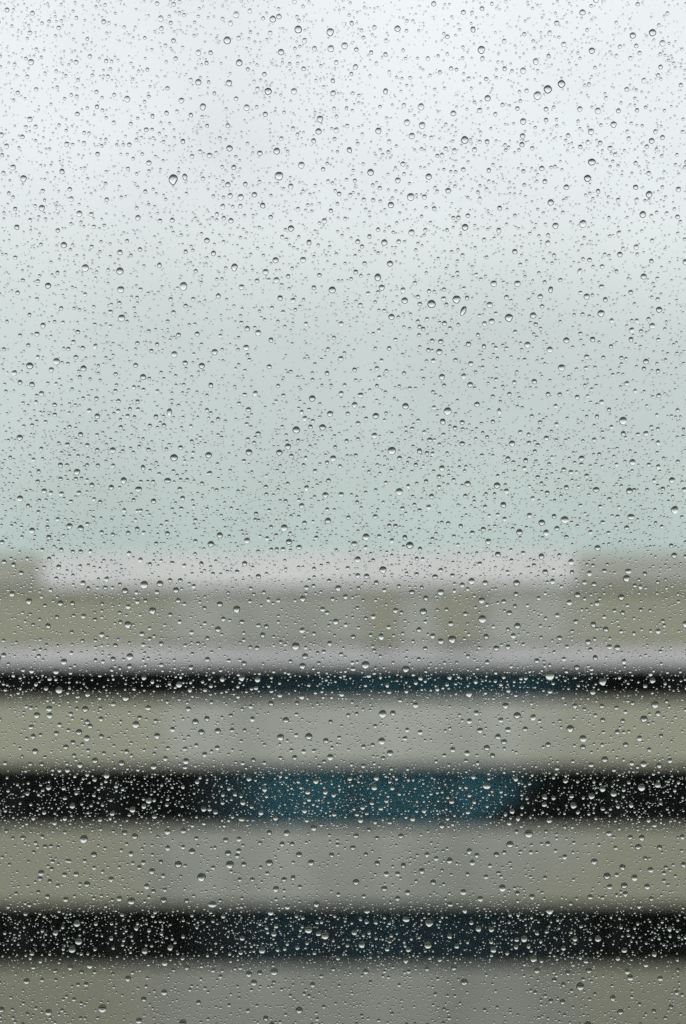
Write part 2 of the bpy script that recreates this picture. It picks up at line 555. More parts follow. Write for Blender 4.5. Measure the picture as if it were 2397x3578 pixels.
# ------------------------------------------------------------------ raindrops
# centre x, centre y, width, height as fractions of the pane's own grid
DROPS = [tuple(int(v) for v in s.split(',')) for s in """1921,2360,32,32 605,627,29,35 1500,3225,29,29 975,615,28,29 704,3065,28,28 1508,1062,27,27 1369,1575,27,27 1847,2913,27,27 1921,3181,27,27 1495,3302,27,27 1914,312,26,28 1878,334,26,28 641,1000,25,28
504,2043,26,26 1033,2258,26,26 439,2438,26,26 293,2931,26,26 803,3021,26,26 252,3317,26,26 1078,3248,26,26 1136,3269,26,26 1595,1046,26,26 1778,1110,26,26 1564,1437,26,26 2177,1470,26,26
1685,2163,26,26 1580,2234,26,26 1277,2323,26,26 2106,2382,26,26 1337,2494,26,26 1864,3350,26,26 1973,1816,27,24 794,141,24,26 1042,103,24,26 1154,112,24,26 1682,174,24,26 1962,293,24,26 1624,489,24,26
1435,688,24,26 2037,782,24,26 298,936,24,24 419,947,24,24 608,1599,24,24 1035,1502,24,24 447,2183,24,24 459,3148,24,24 269,3227,24,24 275,3289,24,24 958,3395,24,24 1395,1718,24,24 1432,1905,24,24
1338,1991,24,24 1418,2338,24,24 1639,2424,24,24 1992,2546,24,24 2289,2462,24,24 2241,2751,24,24 1619,1086,17,35 2068,566,25,23 827,2129,23,24 937,319,23,24 2280,114,23,24 2053,623,23,24 1320,969,21,26
1700,2746,26,21 742,3160,28,20 1161,1013,23,23 422,1012,23,23 425,1111,23,23 197,1263,23,23 104,1278,23,23 993,1844,23,23 533,2134,23,23 454,2294,23,23 207,2411,23,23 475,2531,23,23 980,2576,23,23
1079,2573,23,23 623,3020,23,23 941,3015,23,23 916,3320,23,23 2100,1095,23,23 1962,1285,23,23 1279,1876,23,23 2189,2021,23,23 1479,2137,23,23 1807,2500,23,23 2250,2512,23,23 1334,2589,23,23
2037,2580,23,23 2004,2815,23,23 2067,2782,23,23 2144,2773,23,23 1782,2950,23,23 2121,3061,23,23 1755,3102,23,23 1265,3300,23,23 2089,3280,23,23 1622,3431,23,23 819,934,20,26 1156,170,21,23
836,219,21,23 1118,416,21,23 967,528,21,23 1053,577,21,23 82,624,21,23 2205,1806,24,20 1204,160,21,23 1471,373,21,23 1475,438,21,23 1295,602,21,23 2268,679,21,23 2246,749,21,23 1625,794,21,23
609,1238,21,21 1091,1392,21,21 729,1590,21,21 1127,1493,21,21 870,1580,21,21 1164,1602,21,21 269,1649,21,21 70,1742,21,21 737,1901,21,21 559,2039,21,21 101,2101,21,21 223,2312,21,21 1057,2327,21,21
845,2369,21,21 172,2476,21,21 298,2478,21,21 129,2499,21,21 683,2522,21,21 276,2558,21,21 537,2678,21,21 1154,2645,21,21 236,2690,21,21 1002,2911,21,21 671,2975,21,21 1414,1050,21,21 1725,991,21,21
1808,991,21,21 1863,1102,21,21 1843,1205,21,21 1921,1222,21,21 1417,1419,21,21 1789,1550,21,21 2210,1615,21,21 1737,1696,21,21 2199,1715,21,21 1893,1826,21,21 1815,1859,21,21 1250,1955,21,21
1648,2030,21,21 1805,2037,21,21 1540,2069,21,21 1683,2098,21,21 1808,2187,21,21 2071,2418,21,21 2280,2378,21,21 1766,2466,21,21 1363,2631,21,21 2113,2653,21,21 2248,2669,21,21 1919,2866,21,21
2076,3010,21,21 2181,3094,21,21 1244,3082,21,21 1717,3247,21,21 1831,3280,21,21 709,373,20,23 432,1679,20,23 484,1710,23,20 592,1440,17,26 586,1679,23,18 982,182,20,21 108,217,20,21 693,287,20,21
800,290,20,21 1027,319,20,21 444,346,20,21 862,376,20,21 1113,459,20,21 802,518,20,21 841,689,20,21 146,727,20,21 277,747,20,21 223,856,20,21 1017,798,20,21 1872,215,18,23 1419,3212,23,18
1389,100,20,21 2068,177,20,21 2211,124,20,21 2315,151,20,21 1828,247,20,21 1704,343,20,21 2089,387,20,21 1422,428,20,21 1322,457,20,21 1439,475,20,21 1828,424,20,21 2065,460,20,21 2144,435,20,21
1498,617,20,21 1366,716,20,21 1924,707,20,21 1941,789,20,21 1438,812,20,21 1343,847,20,21 928,950,20,20 963,909,20,20 1059,908,20,20 966,979,20,20 168,998,20,20 902,1163,20,20 860,1215,20,20
750,1230,20,20 705,1278,20,20 292,1287,20,20 500,1317,20,20 69,1529,20,20 394,1573,20,20 1153,1446,20,20 1006,1560,20,20 976,1581,20,20 1137,1730,20,20 1146,1819,20,20 243,1838,20,20 282,1845,20,20
112,1854,20,20 768,1870,20,20 863,1889,20,20 1010,1893,20,20 437,2064,20,20 615,2062,20,20 1182,2055,20,20 211,2108,20,20 1058,2092,20,20 762,2199,20,20 1173,2172,20,20 196,2346,20,20 1066,2293,20,20
626,2392,20,20 900,2374,20,20 306,2426,20,20 978,2428,20,20 1055,2434,20,20 999,2516,20,20 304,2579,20,20 549,2571,20,20 704,2558,20,20 761,2554,20,20 123,2625,20,20 332,2657,20,20 425,2666,20,20
650,2659,20,20 373,2709,20,20 170,2752,20,20 520,2798,20,20 463,2829,20,20 253,2816,20,20 712,2827,20,20 870,2721,20,20 963,2858,20,20 1104,2729,20,20 1097,2893,20,20 471,2922,20,20 586,2905,20,20
797,2981,20,20 1045,2986,20,20 328,2986,20,20 144,3050,20,20 304,3089,20,20 531,3044,20,20 964,3106,20,20 1087,3014,20,20 572,3145,20,20 946,3187,20,20 1106,3159,20,20 194,3259,20,20 506,3323,20,20
595,3311,20,20 576,3364,20,20 314,3373,20,20 93,3428,20,20 447,3419,20,20 870,3403,20,20 887,3433,20,20 1363,921,20,20 1334,1005,20,20 1711,1065,20,20 2050,1036,20,20 2249,966,20,20 2303,1082,20,20
1718,1123,20,20 1368,1107,20,20 1535,1229,20,20 1979,1189,20,20 2279,1139,20,20 1544,1317,20,20 1620,1315,20,20 1260,1381,20,20 1239,1415,20,20 1667,1413,20,20 1313,1453,20,20 1547,1473,20,20
1308,1522,20,20 1544,1636,20,20 2032,1602,20,20 1634,1690,20,20 2083,1711,20,20 1759,1764,20,20 1908,1861,20,20 1706,1892,20,20 1238,1900,20,20 2088,1914,20,20 1892,1944,20,20 1740,1937,20,20
1995,1963,20,20 2195,1996,20,20 1695,2037,20,20 2018,2079,20,20 2171,2087,20,20 2117,2199,20,20 1332,2224,20,20 1540,2240,20,20 2055,2243,20,20 2157,2263,20,20 1734,2265,20,20 1373,2492,20,20
1863,2506,20,20 1775,2549,20,20 1677,2552,20,20 1740,2574,20,20 1761,2592,20,20 1701,2613,20,20 1632,2631,20,20 1308,2751,20,20 1315,2717,20,20 1578,2800,20,20 1544,2885,20,20 1903,2785,20,20
2105,2756,20,20 2298,2743,20,20 1640,2974,20,20 2242,2927,20,20 2230,2959,20,20 2175,3030,20,20 2217,3066,20,20 2261,3097,20,20 1474,3043,20,20 1571,3007,20,20 1343,3105,20,20 1514,3083,20,20
1619,3116,20,20 1678,3140,20,20 1624,3180,20,20 1283,3183,20,20 1427,3318,20,20 1571,3271,20,20 1672,3245,20,20 1724,3318,20,20 1418,3355,20,20 1876,3391,20,20 2058,3391,20,20 2047,3358,20,20
2192,3393,20,20 2202,3415,20,20 634,351,18,21 844,2862,21,18 646,618,17,23 1924,1012,17,21 693,184,18,19 104,417,18,19 732,543,18,19 796,645,18,19 889,680,18,19 918,718,18,19 778,722,18,19
1133,772,18,19 482,761,18,19 419,882,18,19 723,840,18,19 1653,103,18,19 1921,116,18,19 1970,155,18,19 1242,234,18,19 1584,396,18,19 2277,492,18,19 1221,524,18,19 1588,528,18,19 2132,518,18,19
1390,630,18,19 1979,654,18,19 1566,666,18,19 1799,879,18,19 1914,850,18,19 844,1003,18,18 150,1137,18,18 864,1148,18,18 647,1268,18,18 112,1343,18,18 892,1375,18,18 1192,1375,18,18 145,1375,18,18
868,1431,18,18 340,1454,18,18 282,1518,18,18 1065,1462,18,18 732,1654,18,18 154,1716,18,18 321,1695,18,18 389,1703,18,18 537,1751,18,18 1071,1705,18,18 1192,1728,18,18 1054,1767,18,18 1045,1912,18,18
855,1969,18,18 903,2014,18,18 373,2023,18,18 290,2037,18,18 1071,2053,18,18 623,2098,18,18 768,2111,18,18 168,2187,18,18 1056,2202,18,18 1127,2129,18,18 1152,2248,18,18 453,2328,18,18 503,2368,18,18
947,2458,18,18 174,2499,18,18 518,2473,18,18 658,2477,18,18 315,2537,18,18 230,2610,18,18 1139,2588,18,18 280,2672,18,18 578,2650,18,18 715,2636,18,18 647,2680,18,18 1030,2647,18,18 821,2775,18,18
912,2839,18,18 1076,2767,18,18 1064,2832,18,18 641,2903,18,18 789,2935,18,18 941,2909,18,18 458,2982,18,18 226,3056,18,18 388,3072,18,18 852,3020,18,18 993,3073,18,18 1024,3067,18,18 513,3096,18,18
417,3139,18,18 166,3132,18,18 846,3278,18,18 1039,3311,18,18 908,3399,18,18 1408,1014,18,18 1550,1044,18,18 2102,1002,18,18 1888,1036,18,18 1540,1193,18,18 2071,1186,18,18 2207,1154,18,18
1645,1271,18,18 2050,1247,18,18 2257,1263,18,18 1643,1344,18,18 1867,1333,18,18 2102,1405,18,18 2257,1515,18,18 1909,1531,18,18 1502,1537,18,18 1615,1550,18,18 1466,1576,18,18 1769,1716,18,18
1850,1801,18,18 1650,1862,18,18 1946,1846,18,18 1520,2015,18,18 1905,1998,18,18 2059,2003,18,18 1250,2011,18,18 1615,2044,18,18 2076,2041,18,18 1439,2069,18,18 1488,2090,18,18 1989,2105,18,18
2086,2108,18,18 1382,2133,18,18 1626,2145,18,18 1780,2142,18,18 2073,2182,18,18 2299,2205,18,18 1575,2179,18,18 1512,2222,18,18 1955,2229,18,18 1876,2309,18,18 1469,2369,18,18 1452,2463,18,18
1664,2491,18,18 2299,2493,18,18 1835,2547,18,18 1915,2602,18,18 2037,2610,18,18 2234,2579,18,18 1582,2619,18,18 2303,2674,18,18 1946,2684,18,18 1371,2753,18,18 1299,2805,18,18 1260,2865,18,18
1442,2860,18,18 1482,2832,18,18 1635,2837,18,18 1976,2729,18,18 1735,2986,18,18 2128,2911,18,18 2273,3039,18,18 2185,3123,18,18 2062,3134,18,18 1233,2962,18,18 1409,3024,18,18 1650,3013,18,18
1424,3118,18,18 1859,3133,18,18 1573,3160,18,18 1281,3221,18,18 1876,3260,18,18 2009,3280,18,18 2181,3320,18,18 2286,3334,18,18 1278,3395,18,18 1586,3382,18,18 1984,3399,18,18 1744,1437,15,21
239,3008,23,14 638,1741,17,18 763,1034,15,20 704,1970,15,20 1347,319,15,20 2026,948,15,20 1064,142,17,18 1099,170,17,18 1164,325,17,18 927,399,17,18 1096,492,17,18 1175,455,17,18 233,504,17,18
520,569,17,18 908,535,17,18 817,585,17,18 217,599,17,18 249,695,17,18 804,684,17,18 1016,651,17,18 807,771,17,18 746,885,17,18 1080,847,17,18 2250,281,17,18 1676,386,17,18 2026,381,17,18
2161,387,17,18 1826,475,17,18 1824,505,17,18 1544,543,17,18 1658,523,17,18 1408,573,17,18 1893,588,17,18 1904,634,17,18 2221,654,17,18 2163,815,17,18 2223,863,17,18 1743,805,17,18 1250,844,17,18
2166,889,17,18 979,1041,17,17 1024,1050,17,17 386,1090,17,17 129,1167,17,17 689,1167,17,17 624,1170,17,17 947,1188,17,17 1192,1132,17,17 1191,1253,17,17 179,1292,17,17 941,1281,17,17 70,1336,17,17
737,1346,17,17 312,1435,17,17 235,1554,17,17 305,1556,17,17 631,1564,17,17 902,1515,17,17 211,1625,17,17 215,1725,17,17 276,1722,17,17 628,1709,17,17 1064,1827,17,17 585,1864,17,17 171,1877,17,17
451,1933,17,17 989,1919,17,17 205,1981,17,17 74,2002,17,17 630,2028,17,17 253,2108,17,17 448,2119,17,17 292,2153,17,17 780,2163,17,17 846,2173,17,17 931,2189,17,17 918,2219,17,17 356,2217,17,17
496,2215,17,17 563,2249,17,17 898,2264,17,17 403,2255,17,17 395,2303,17,17 111,2344,17,17 564,2323,17,17 667,2332,17,17 725,2304,17,17 853,2318,17,17 390,2340,17,17 777,2373,17,17 397,2460,17,17
353,2512,17,17 305,2522,17,17 488,2508,17,17 723,2511,17,17 882,2512,17,17 109,2540,17,17 197,2562,17,17 116,2573,17,17 354,2573,17,17 255,2594,17,17 603,2548,17,17 647,2616,17,17 759,2613,17,17
442,2626,17,17 208,2691,17,17 639,2749,17,17 503,2817,17,17 393,2842,17,17 191,2875,17,17 540,2853,17,17 753,2838,17,17 712,2876,17,17 849,2804,17,17 1137,2767,17,17 1166,2777,17,17 1168,2845,17,17
80,2927,17,17 436,2910,17,17 835,2931,17,17 834,2972,17,17 829,2990,17,17 986,2949,17,17 1021,2949,17,17 1159,2988,17,17 586,2962,17,17 266,3054,17,17 501,3013,17,17 487,3031,17,17 882,3073,17,17
652,3147,17,17 1004,3168,17,17 230,3142,17,17 476,3243,17,17 780,3201,17,17 638,3348,17,17 931,3241,17,17 957,3263,17,17 1113,3262,17,17 245,3381,17,17 301,3439,17,17 653,3381,17,17 2115,1047,17,17
2137,1121,17,17 1693,1131,17,17 1770,1039,17,17 1553,1130,17,17 1637,1202,17,17 2205,1186,17,17 1514,1261,17,17 2190,1340,17,17 2017,1388,17,17 2302,1382,17,17 1615,1476,17,17 2178,1515,17,17
2299,1547,17,17 2076,1537,17,17 1848,1548,17,17 1396,1601,17,17 1775,1603,17,17 1837,1609,17,17 2300,1631,17,17 1995,1650,17,17 2050,1663,17,17 1508,1734,17,17 1912,1722,17,17 1979,1703,17,17
1498,1772,17,17 1406,1777,17,17 1311,1805,17,17 2190,1844,17,17 1689,1849,17,17 1415,1878,17,17 1369,1889,17,17 1676,1970,17,17 1581,2011,17,17 2112,1995,17,17 1281,2013,17,17 1315,2036,17,17
1930,2031,17,17 2042,2035,17,17 1207,2085,17,17 1760,2102,17,17 1803,2076,17,17 2176,2141,17,17 1304,2154,17,17 1947,2150,17,17 2012,2172,17,17 1464,2200,17,17 1234,2225,17,17 1699,2224,17,17
1793,2221,17,17 2129,2260,17,17 1775,2260,17,17 1702,2314,17,17 2016,2332,17,17 2080,2298,17,17 2180,2311,17,17 1234,2337,17,17 1571,2366,17,17 1922,2416,17,17 2254,2397,17,17 1353,2394,17,17
1640,2519,17,17 1750,2516,17,17 2009,2466,17,17 2103,2467,17,17 2210,2457,17,17 2106,2516,17,17 1468,2558,17,17 1415,2580,17,17 1270,2609,17,17 2157,2558,17,17 2186,2602,17,17 1721,2640,17,17
2207,2666,17,17 2065,2672,17,17 1269,2676,17,17 1247,2845,17,17 1640,2778,17,17 1657,2801,17,17 1802,2721,17,17 1789,2835,17,17 1810,2860,17,17 1902,2811,17,17 1934,2788,17,17 2159,2817,17,17
2205,2813,17,17 1779,2875,17,17 1666,2988,17,17 1914,2948,17,17 2202,2926,17,17 2305,2961,17,17 1973,2993,17,17 2130,3098,17,17 2233,3166,17,17 1244,2920,17,17 1401,2921,17,17 1318,3016,17,17
1350,3053,17,17 1389,3053,17,17 1492,2986,17,17 1389,3139,17,17 1808,3121,17,17 1313,3223,17,17 1238,3258,17,17 1596,3306,17,17 1803,3308,17,17 1969,3313,17,17 1537,3353,17,17 1937,3424,17,17
2257,3370,17,17 2307,3418,17,17 606,1092,15,18 557,927,14,20 500,1634,14,20 533,406,14,18 333,1210,14,18 104,115,15,16 205,97,15,16 564,99,15,16 606,142,15,16 736,184,15,16 834,133,15,16
1175,218,15,16 266,217,15,16 1061,240,15,16 924,259,15,16 1163,282,15,16 666,280,15,16 900,311,15,16 825,345,15,16 270,398,15,16 582,395,15,16 667,402,15,16 397,429,15,16 1024,450,15,16 983,484,15,16
796,439,15,16 511,453,15,16 639,494,15,16 293,501,15,16 699,530,15,16 671,546,15,16 1129,591,15,16 857,643,15,16 1185,677,15,16 1041,731,15,16 319,749,15,16 559,772,15,16 602,769,15,16 202,805,15,16
1229,81,15,16 1349,142,15,16 1762,144,15,16 2166,163,15,16 2223,160,15,16 2308,234,15,16 1347,190,15,16 1638,275,15,16 1840,317,15,16 2058,295,15,16 2190,312,15,16 1908,381,15,16 1908,419,15,16
2054,497,15,16 2197,484,15,16 2290,460,15,16 2260,512,15,16 2315,480,15,16 1702,495,15,16 1360,495,15,16 2150,540,15,16 2267,605,15,16 1619,592,15,16 1708,595,15,16 2090,668,15,16 2225,699,15,16
2160,699,15,16 1483,688,15,16 1327,657,15,16 1517,728,15,16 1746,727,15,16 2276,755,15,16 2279,841,15,16 1393,844,15,16 898,981,15,15 1116,961,15,15 1097,1005,15,15 989,1091,15,15 491,1012,15,15
596,1046,15,15 649,1069,15,15 272,1160,15,15 549,1203,15,15 1069,1132,15,15 256,1195,15,15 289,1216,15,15 265,1248,15,15 474,1276,15,15 1143,1304,15,15 468,1353,15,15 855,1379,15,15 990,1382,15,15
414,1401,15,15 191,1414,15,15 545,1456,15,15 413,1436,15,15 446,1454,15,15 191,1449,15,15 422,1493,15,15 519,1571,15,15 1085,1491,15,15 1054,1440,15,15 862,1482,15,15 866,1535,15,15 1018,1593,15,15
1143,1616,15,15 135,1647,15,15 395,1627,15,15 852,1611,15,15 1101,1646,15,15 211,1673,15,15 350,1754,15,15 98,1767,15,15 434,1783,15,15 491,1784,15,15 633,1777,15,15 929,1701,15,15 1148,1679,15,15
895,1795,15,15 202,1814,15,15 305,1831,15,15 355,1860,15,15 394,1868,15,15 448,1862,15,15 480,1848,15,15 933,1881,15,15 1105,1879,15,15 683,1891,15,15 214,1921,15,15 282,1927,15,15 172,1953,15,15
491,1956,15,15 602,1967,15,15 828,1998,15,15 197,2021,15,15 368,2053,15,15 309,2056,15,15 677,2048,15,15 549,2069,15,15 1096,2047,15,15 1150,2029,15,15 508,2099,15,15 715,2125,15,15 938,2095,15,15
973,2098,15,15 1162,2093,15,15 595,2148,15,15 421,2174,15,15 332,2165,15,15 670,2209,15,15 903,2185,15,15 1097,2214,15,15 523,2232,15,15 692,2248,15,15 725,2230,15,15 250,2281,15,15 800,2308,15,15
1131,2277,15,15 1192,2286,15,15 771,2342,15,15 592,2389,15,15 664,2411,15,15 895,2404,15,15 161,2406,15,15 272,2434,15,15 584,2452,15,15 1038,2457,15,15 1194,2426,15,15 109,2473,15,15 247,2494,15,15
544,2519,15,15 807,2500,15,15 1155,2522,15,15 208,2532,15,15 686,2604,15,15 587,2614,15,15 811,2551,15,15 259,2640,15,15 885,2655,15,15 1061,2625,15,15 1097,2623,15,15 331,2724,15,15 406,2747,15,15
267,2771,15,15 328,2778,15,15 689,2732,15,15 155,2839,15,15 117,2859,15,15 733,2828,15,15 779,2777,15,15 783,2884,15,15 925,2758,15,15 1080,2793,15,15 148,2923,15,15 686,2929,15,15 908,2945,15,15
158,2958,15,15 639,2959,15,15 184,3010,15,15 296,3008,15,15 181,3036,15,15 140,3070,15,15 174,3079,15,15 570,3059,15,15 745,3031,15,15 838,3073,15,15 1048,3098,15,15 536,3114,15,15 843,3168,15,15
1182,3125,15,15 202,3094,15,15 103,3162,15,15 89,3193,15,15 521,3251,15,15 564,3262,15,15 389,3278,15,15 112,3332,15,15 970,3318,15,15 1181,3348,15,15 193,3392,15,15 285,3396,15,15 147,3423,15,15
745,3390,15,15 770,3412,15,15 1165,3386,15,15 1274,920,15,15 1243,950,15,15 1286,1026,15,15 1259,1066,15,15 1450,989,15,15 1460,1037,15,15 1467,1062,15,15 1632,1041,15,15 1621,1008,15,15
1818,925,15,15 2104,931,15,15 2060,908,15,15 2204,1021,15,15 2276,912,15,15 1732,1096,15,15 1382,1187,15,15 1800,1160,15,15 1510,1191,15,15 1360,1217,15,15 1691,1210,15,15 2225,1121,15,15
2300,1187,15,15 1317,1287,15,15 1592,1258,15,15 2299,1296,15,15 1239,1292,15,15 1325,1319,15,15 1734,1326,15,15 1797,1336,15,15 1780,1377,15,15 1915,1377,15,15 1956,1378,15,15 1941,1419,15,15
1279,1463,15,15 1251,1479,15,15 1215,1445,15,15 1590,1495,15,15 1722,1473,15,15 1944,1483,15,15 2229,1518,15,15 1818,1510,15,15 1879,1555,15,15 1211,1541,15,15 1453,1624,15,15 1832,1636,15,15
2031,1623,15,15 2267,1624,15,15 1970,1641,15,15 1534,1665,15,15 1489,1682,15,15 1426,1699,15,15 1534,1702,15,15 1585,1677,15,15 1626,1733,15,15 1879,1667,15,15 2316,1708,15,15 1861,1741,15,15
2097,1770,15,15 1695,1771,15,15 1218,1808,15,15 1566,1828,15,15 1936,1804,15,15 1763,1813,15,15 2106,1825,15,15 2158,1805,15,15 1360,1837,15,15 1382,1838,15,15 1610,1838,15,15 2063,1859,15,15
2126,1862,15,15 1325,1874,15,15 1511,1883,15,15 1979,1876,15,15 1468,1918,15,15 1278,1912,15,15 1828,1932,15,15 1540,1992,15,15 1394,2048,15,15 1456,2006,15,15 2253,2005,15,15 2237,2050,15,15
1343,2062,15,15 1702,2113,15,15 2147,2134,15,15 2239,2131,15,15 1799,2118,15,15 1358,2191,15,15 1981,2259,15,15 1635,2293,15,15 1463,2303,15,15 1486,2266,15,15 1732,2350,15,15 1970,2302,15,15
1289,2361,15,15 1453,2386,15,15 1562,2392,15,15 1760,2366,15,15 1979,2346,15,15 2273,2355,15,15 1360,2418,15,15 1420,2415,15,15 2154,2473,15,15 2176,2519,15,15 2329,2451,15,15 1423,2550,15,15
2268,2619,15,15 1669,2666,15,15 1628,2658,15,15 2145,2690,15,15 1395,2773,15,15 1267,2821,15,15 1331,2824,15,15 1311,2872,15,15 1362,2873,15,15 1564,2860,15,15 1628,2750,15,15 1654,2714,15,15
1997,2782,15,15 2019,2838,15,15 2106,2826,15,15 2179,2760,15,15 1973,2889,15,15 2266,2866,15,15 2286,2883,15,15 1805,2906,15,15 1762,2978,15,15 1908,2905,15,15 2255,2999,15,15 2155,3056,15,15
2320,3050,15,15 2320,3077,15,15 1994,3157,15,15 2276,3140,15,15 1289,2899,15,15 1524,2999,15,15 1698,3063,15,15 1634,3054,15,15 1742,3050,15,15 1782,3196,15,15 1259,3211,15,15 1353,3316,15,15
1805,3283,15,15 1847,3306,15,15 1492,3385,15,15 1892,3357,15,15 1969,3440,15,15 2159,3349,15,15 944,115,14,15 314,197,14,15 371,213,14,15 614,204,14,15 722,220,14,15 95,268,14,15 377,267,14,15
126,312,14,15 337,321,14,15 585,308,14,15 339,373,14,15 618,390,14,15 124,443,14,15 768,483,14,15 78,478,14,15 452,505,14,15 341,538,14,15 755,535,14,15 709,624,14,15 149,667,14,15 244,661,14,15
373,697,14,15 508,669,14,15 1146,634,14,15 840,720,14,15 758,748,14,15 782,762,14,15 946,758,14,15 1156,736,14,15 105,770,14,15 328,792,14,15 320,862,14,15 444,842,14,15 489,871,14,15 649,879,14,15
781,846,14,15 986,828,14,15 1308,96,14,15 1563,128,14,15 1832,119,14,15 1917,196,14,15 2154,196,14,15 2203,203,14,15 2235,185,14,15 2300,263,14,15 1245,173,14,15 1297,183,14,15 1315,222,14,15
1495,204,14,15 1686,204,14,15 1576,239,14,15 1699,276,14,15 1763,240,14,15 2118,343,14,15 1411,368,14,15 1731,399,14,15 1756,366,14,15 1808,379,14,15 2226,385,14,15 1507,481,14,15 1213,440,14,15
1860,518,14,15 1985,473,14,15 2097,499,14,15 2028,513,14,15 2192,460,14,15 1676,495,14,15 1557,519,14,15 2221,570,14,15 1240,631,14,15 1829,598,14,15 1700,662,14,15 1224,682,14,15 1271,698,14,15
1304,699,14,15 1635,753,14,15 1602,760,14,15 1677,695,14,15 1967,743,14,15 1486,804,14,15 1321,802,14,15 1265,861,14,15 1291,826,14,15 1241,895,14,15 1692,838,14,15 1616,892,14,15 1936,892,14,15
684,947,14,14 1007,965,14,14 939,978,14,14 984,996,14,14 950,1076,14,14 132,982,14,14 80,979,14,14 201,953,14,14 297,1029,14,14 129,1045,14,14 675,1045,14,14 417,1059,14,14 214,1077,14,14
103,1100,14,14 220,1127,14,14 331,1134,14,14 70,1172,14,14 520,1157,14,14 480,1199,14,14 529,1226,14,14 770,1173,14,14 843,1128,14,14 1146,1220,14,14 1167,1180,14,14 239,1219,14,14 99,1206,14,14
132,1248,14,14 871,1257,14,14 237,1271,14,14 1092,1327,14,14 404,1307,14,14 279,1317,14,14 550,1367,14,14 501,1362,14,14 403,1366,14,14 972,1348,14,14 337,1392,14,14 481,1403,14,14 126,1405,14,14
835,1410,14,14 723,1433,14,14 736,1443,14,14 762,1464,14,14 454,1429,14,14 482,1430,14,14 159,1474,14,14 112,1486,14,14 243,1491,14,14 524,1487,14,14 573,1486,14,14 667,1489,14,14 339,1520,14,14
144,1568,14,14 429,1576,14,14 340,1572,14,14 670,1542,14,14 675,1582,14,14 1080,1431,14,14 1093,1471,14,14 888,1547,14,14 1042,1539,14,14 1171,1562,14,14 1068,1600,14,14 1188,1629,14,14 273,1593,14,14
234,1625,14,14 305,1625,14,14 342,1626,14,14 117,1606,14,14 556,1656,14,14 606,1646,14,14 1061,1625,14,14 265,1673,14,14 132,1682,14,14 178,1722,14,14 492,1683,14,14 535,1683,14,14 706,1689,14,14
757,1712,14,14 467,1747,14,14 329,1744,14,14 248,1752,14,14 134,1789,14,14 1005,1690,14,14 931,1727,14,14 998,1751,14,14 1045,1747,14,14 940,1783,14,14 1143,1780,14,14 892,1816,14,14 947,1841,14,14
166,1841,14,14 502,1861,14,14 582,1823,14,14 683,1818,14,14 965,1870,14,14 546,1899,14,14 255,1927,14,14 316,1926,14,14 148,1921,14,14 95,1952,14,14 948,1920,14,14 967,1919,14,14 524,1971,14,14
644,1976,14,14 280,1978,14,14 744,2005,14,14 1097,1987,14,14 594,2027,14,14 419,2042,14,14 477,2070,14,14 177,2061,14,14 876,2056,14,14 922,2070,14,14 157,2116,14,14 357,2110,14,14 480,2102,14,14
645,2110,14,14 873,2101,14,14 258,2151,14,14 418,2141,14,14 199,2156,14,14 628,2172,14,14 716,2178,14,14 1143,2141,14,14 333,2238,14,14 288,2239,14,14 251,2209,14,14 501,2252,14,14 647,2255,14,14
852,2236,14,14 875,2261,14,14 981,2244,14,14 334,2307,14,14 360,2311,14,14 136,2292,14,14 81,2341,14,14 1015,2311,14,14 1114,2317,14,14 419,2335,14,14 533,2382,14,14 717,2411,14,14 737,2397,14,14
949,2415,14,14 1009,2353,14,14 468,2407,14,14 126,2391,14,14 174,2372,14,14 348,2439,14,14 739,2454,14,14 269,2476,14,14 351,2475,14,14 876,2468,14,14 1036,2496,14,14 239,2551,14,14 142,2568,14,14
288,2600,14,14 855,2552,14,14 1035,2568,14,14 1185,2577,14,14 308,2622,14,14 363,2632,14,14 106,2669,14,14 146,2670,14,14 848,2666,14,14 924,2665,14,14 980,2648,14,14 1018,2621,14,14 1133,2661,14,14
184,2689,14,14 305,2706,14,14 223,2754,14,14 96,2773,14,14 227,2789,14,14 583,2812,14,14 358,2812,14,14 227,2860,14,14 350,2864,14,14 800,2755,14,14 778,2805,14,14 879,2819,14,14 1042,2731,14,14
1072,2866,14,14 125,2945,14,14 1179,2951,14,14 178,2956,14,14 118,2977,14,14 562,3011,14,14 329,3031,14,14 934,3051,14,14 576,3108,14,14 520,3134,14,14 769,3146,14,14 134,3117,14,14 335,3227,14,14
427,3196,14,14 542,3187,14,14 640,3272,14,14 332,3316,14,14 221,3315,14,14 841,3328,14,14 965,3236,14,14 995,3315,14,14 1058,3207,14,14 1073,3295,14,14 1108,3223,14,14 141,3358,14,14 117,3379,14,14
331,3396,14,14 273,3440,14,14 607,3389,14,14 957,3432,14,14 840,3381,14,14 1123,3410,14,14 1321,1021,14,14 1499,1017,14,14 1552,1011,14,14 1560,1064,14,14 1664,960,14,14 1680,976,14,14 1598,953,14,14
1903,986,14,14 1958,978,14,14 2154,948,14,14 2028,1023,14,14 2297,973,14,14 2298,1046,14,14 2036,1098,14,14 1894,1070,14,14 1872,1133,14,14 1675,1103,14,14 1343,1086,14,14 1492,1115,14,14
1460,1123,14,14 1466,1141,14,14 1479,1149,14,14 1324,1155,14,14 1304,1166,14,14 1572,1147,14,14 1464,1171,14,14 1670,1170,14,14 1497,1223,14,14 1732,1216,14,14 1770,1217,14,14 2028,1166,14,14
2266,1115,14,14 2240,1157,14,14 2135,1210,14,14 1333,1260,14,14 1686,1284,14,14 1833,1257,14,14 2108,1249,14,14 2171,1250,14,14 2250,1288,14,14 2047,1286,14,14 2141,1310,14,14 1204,1346,14,14
1350,1296,14,14 1412,1304,14,14 1317,1348,14,14 2219,1366,14,14 2067,1360,14,14 1432,1357,14,14 1552,1347,14,14 1722,1385,14,14 2128,1431,14,14 1516,1424,14,14 1461,1470,14,14 1440,1498,14,14
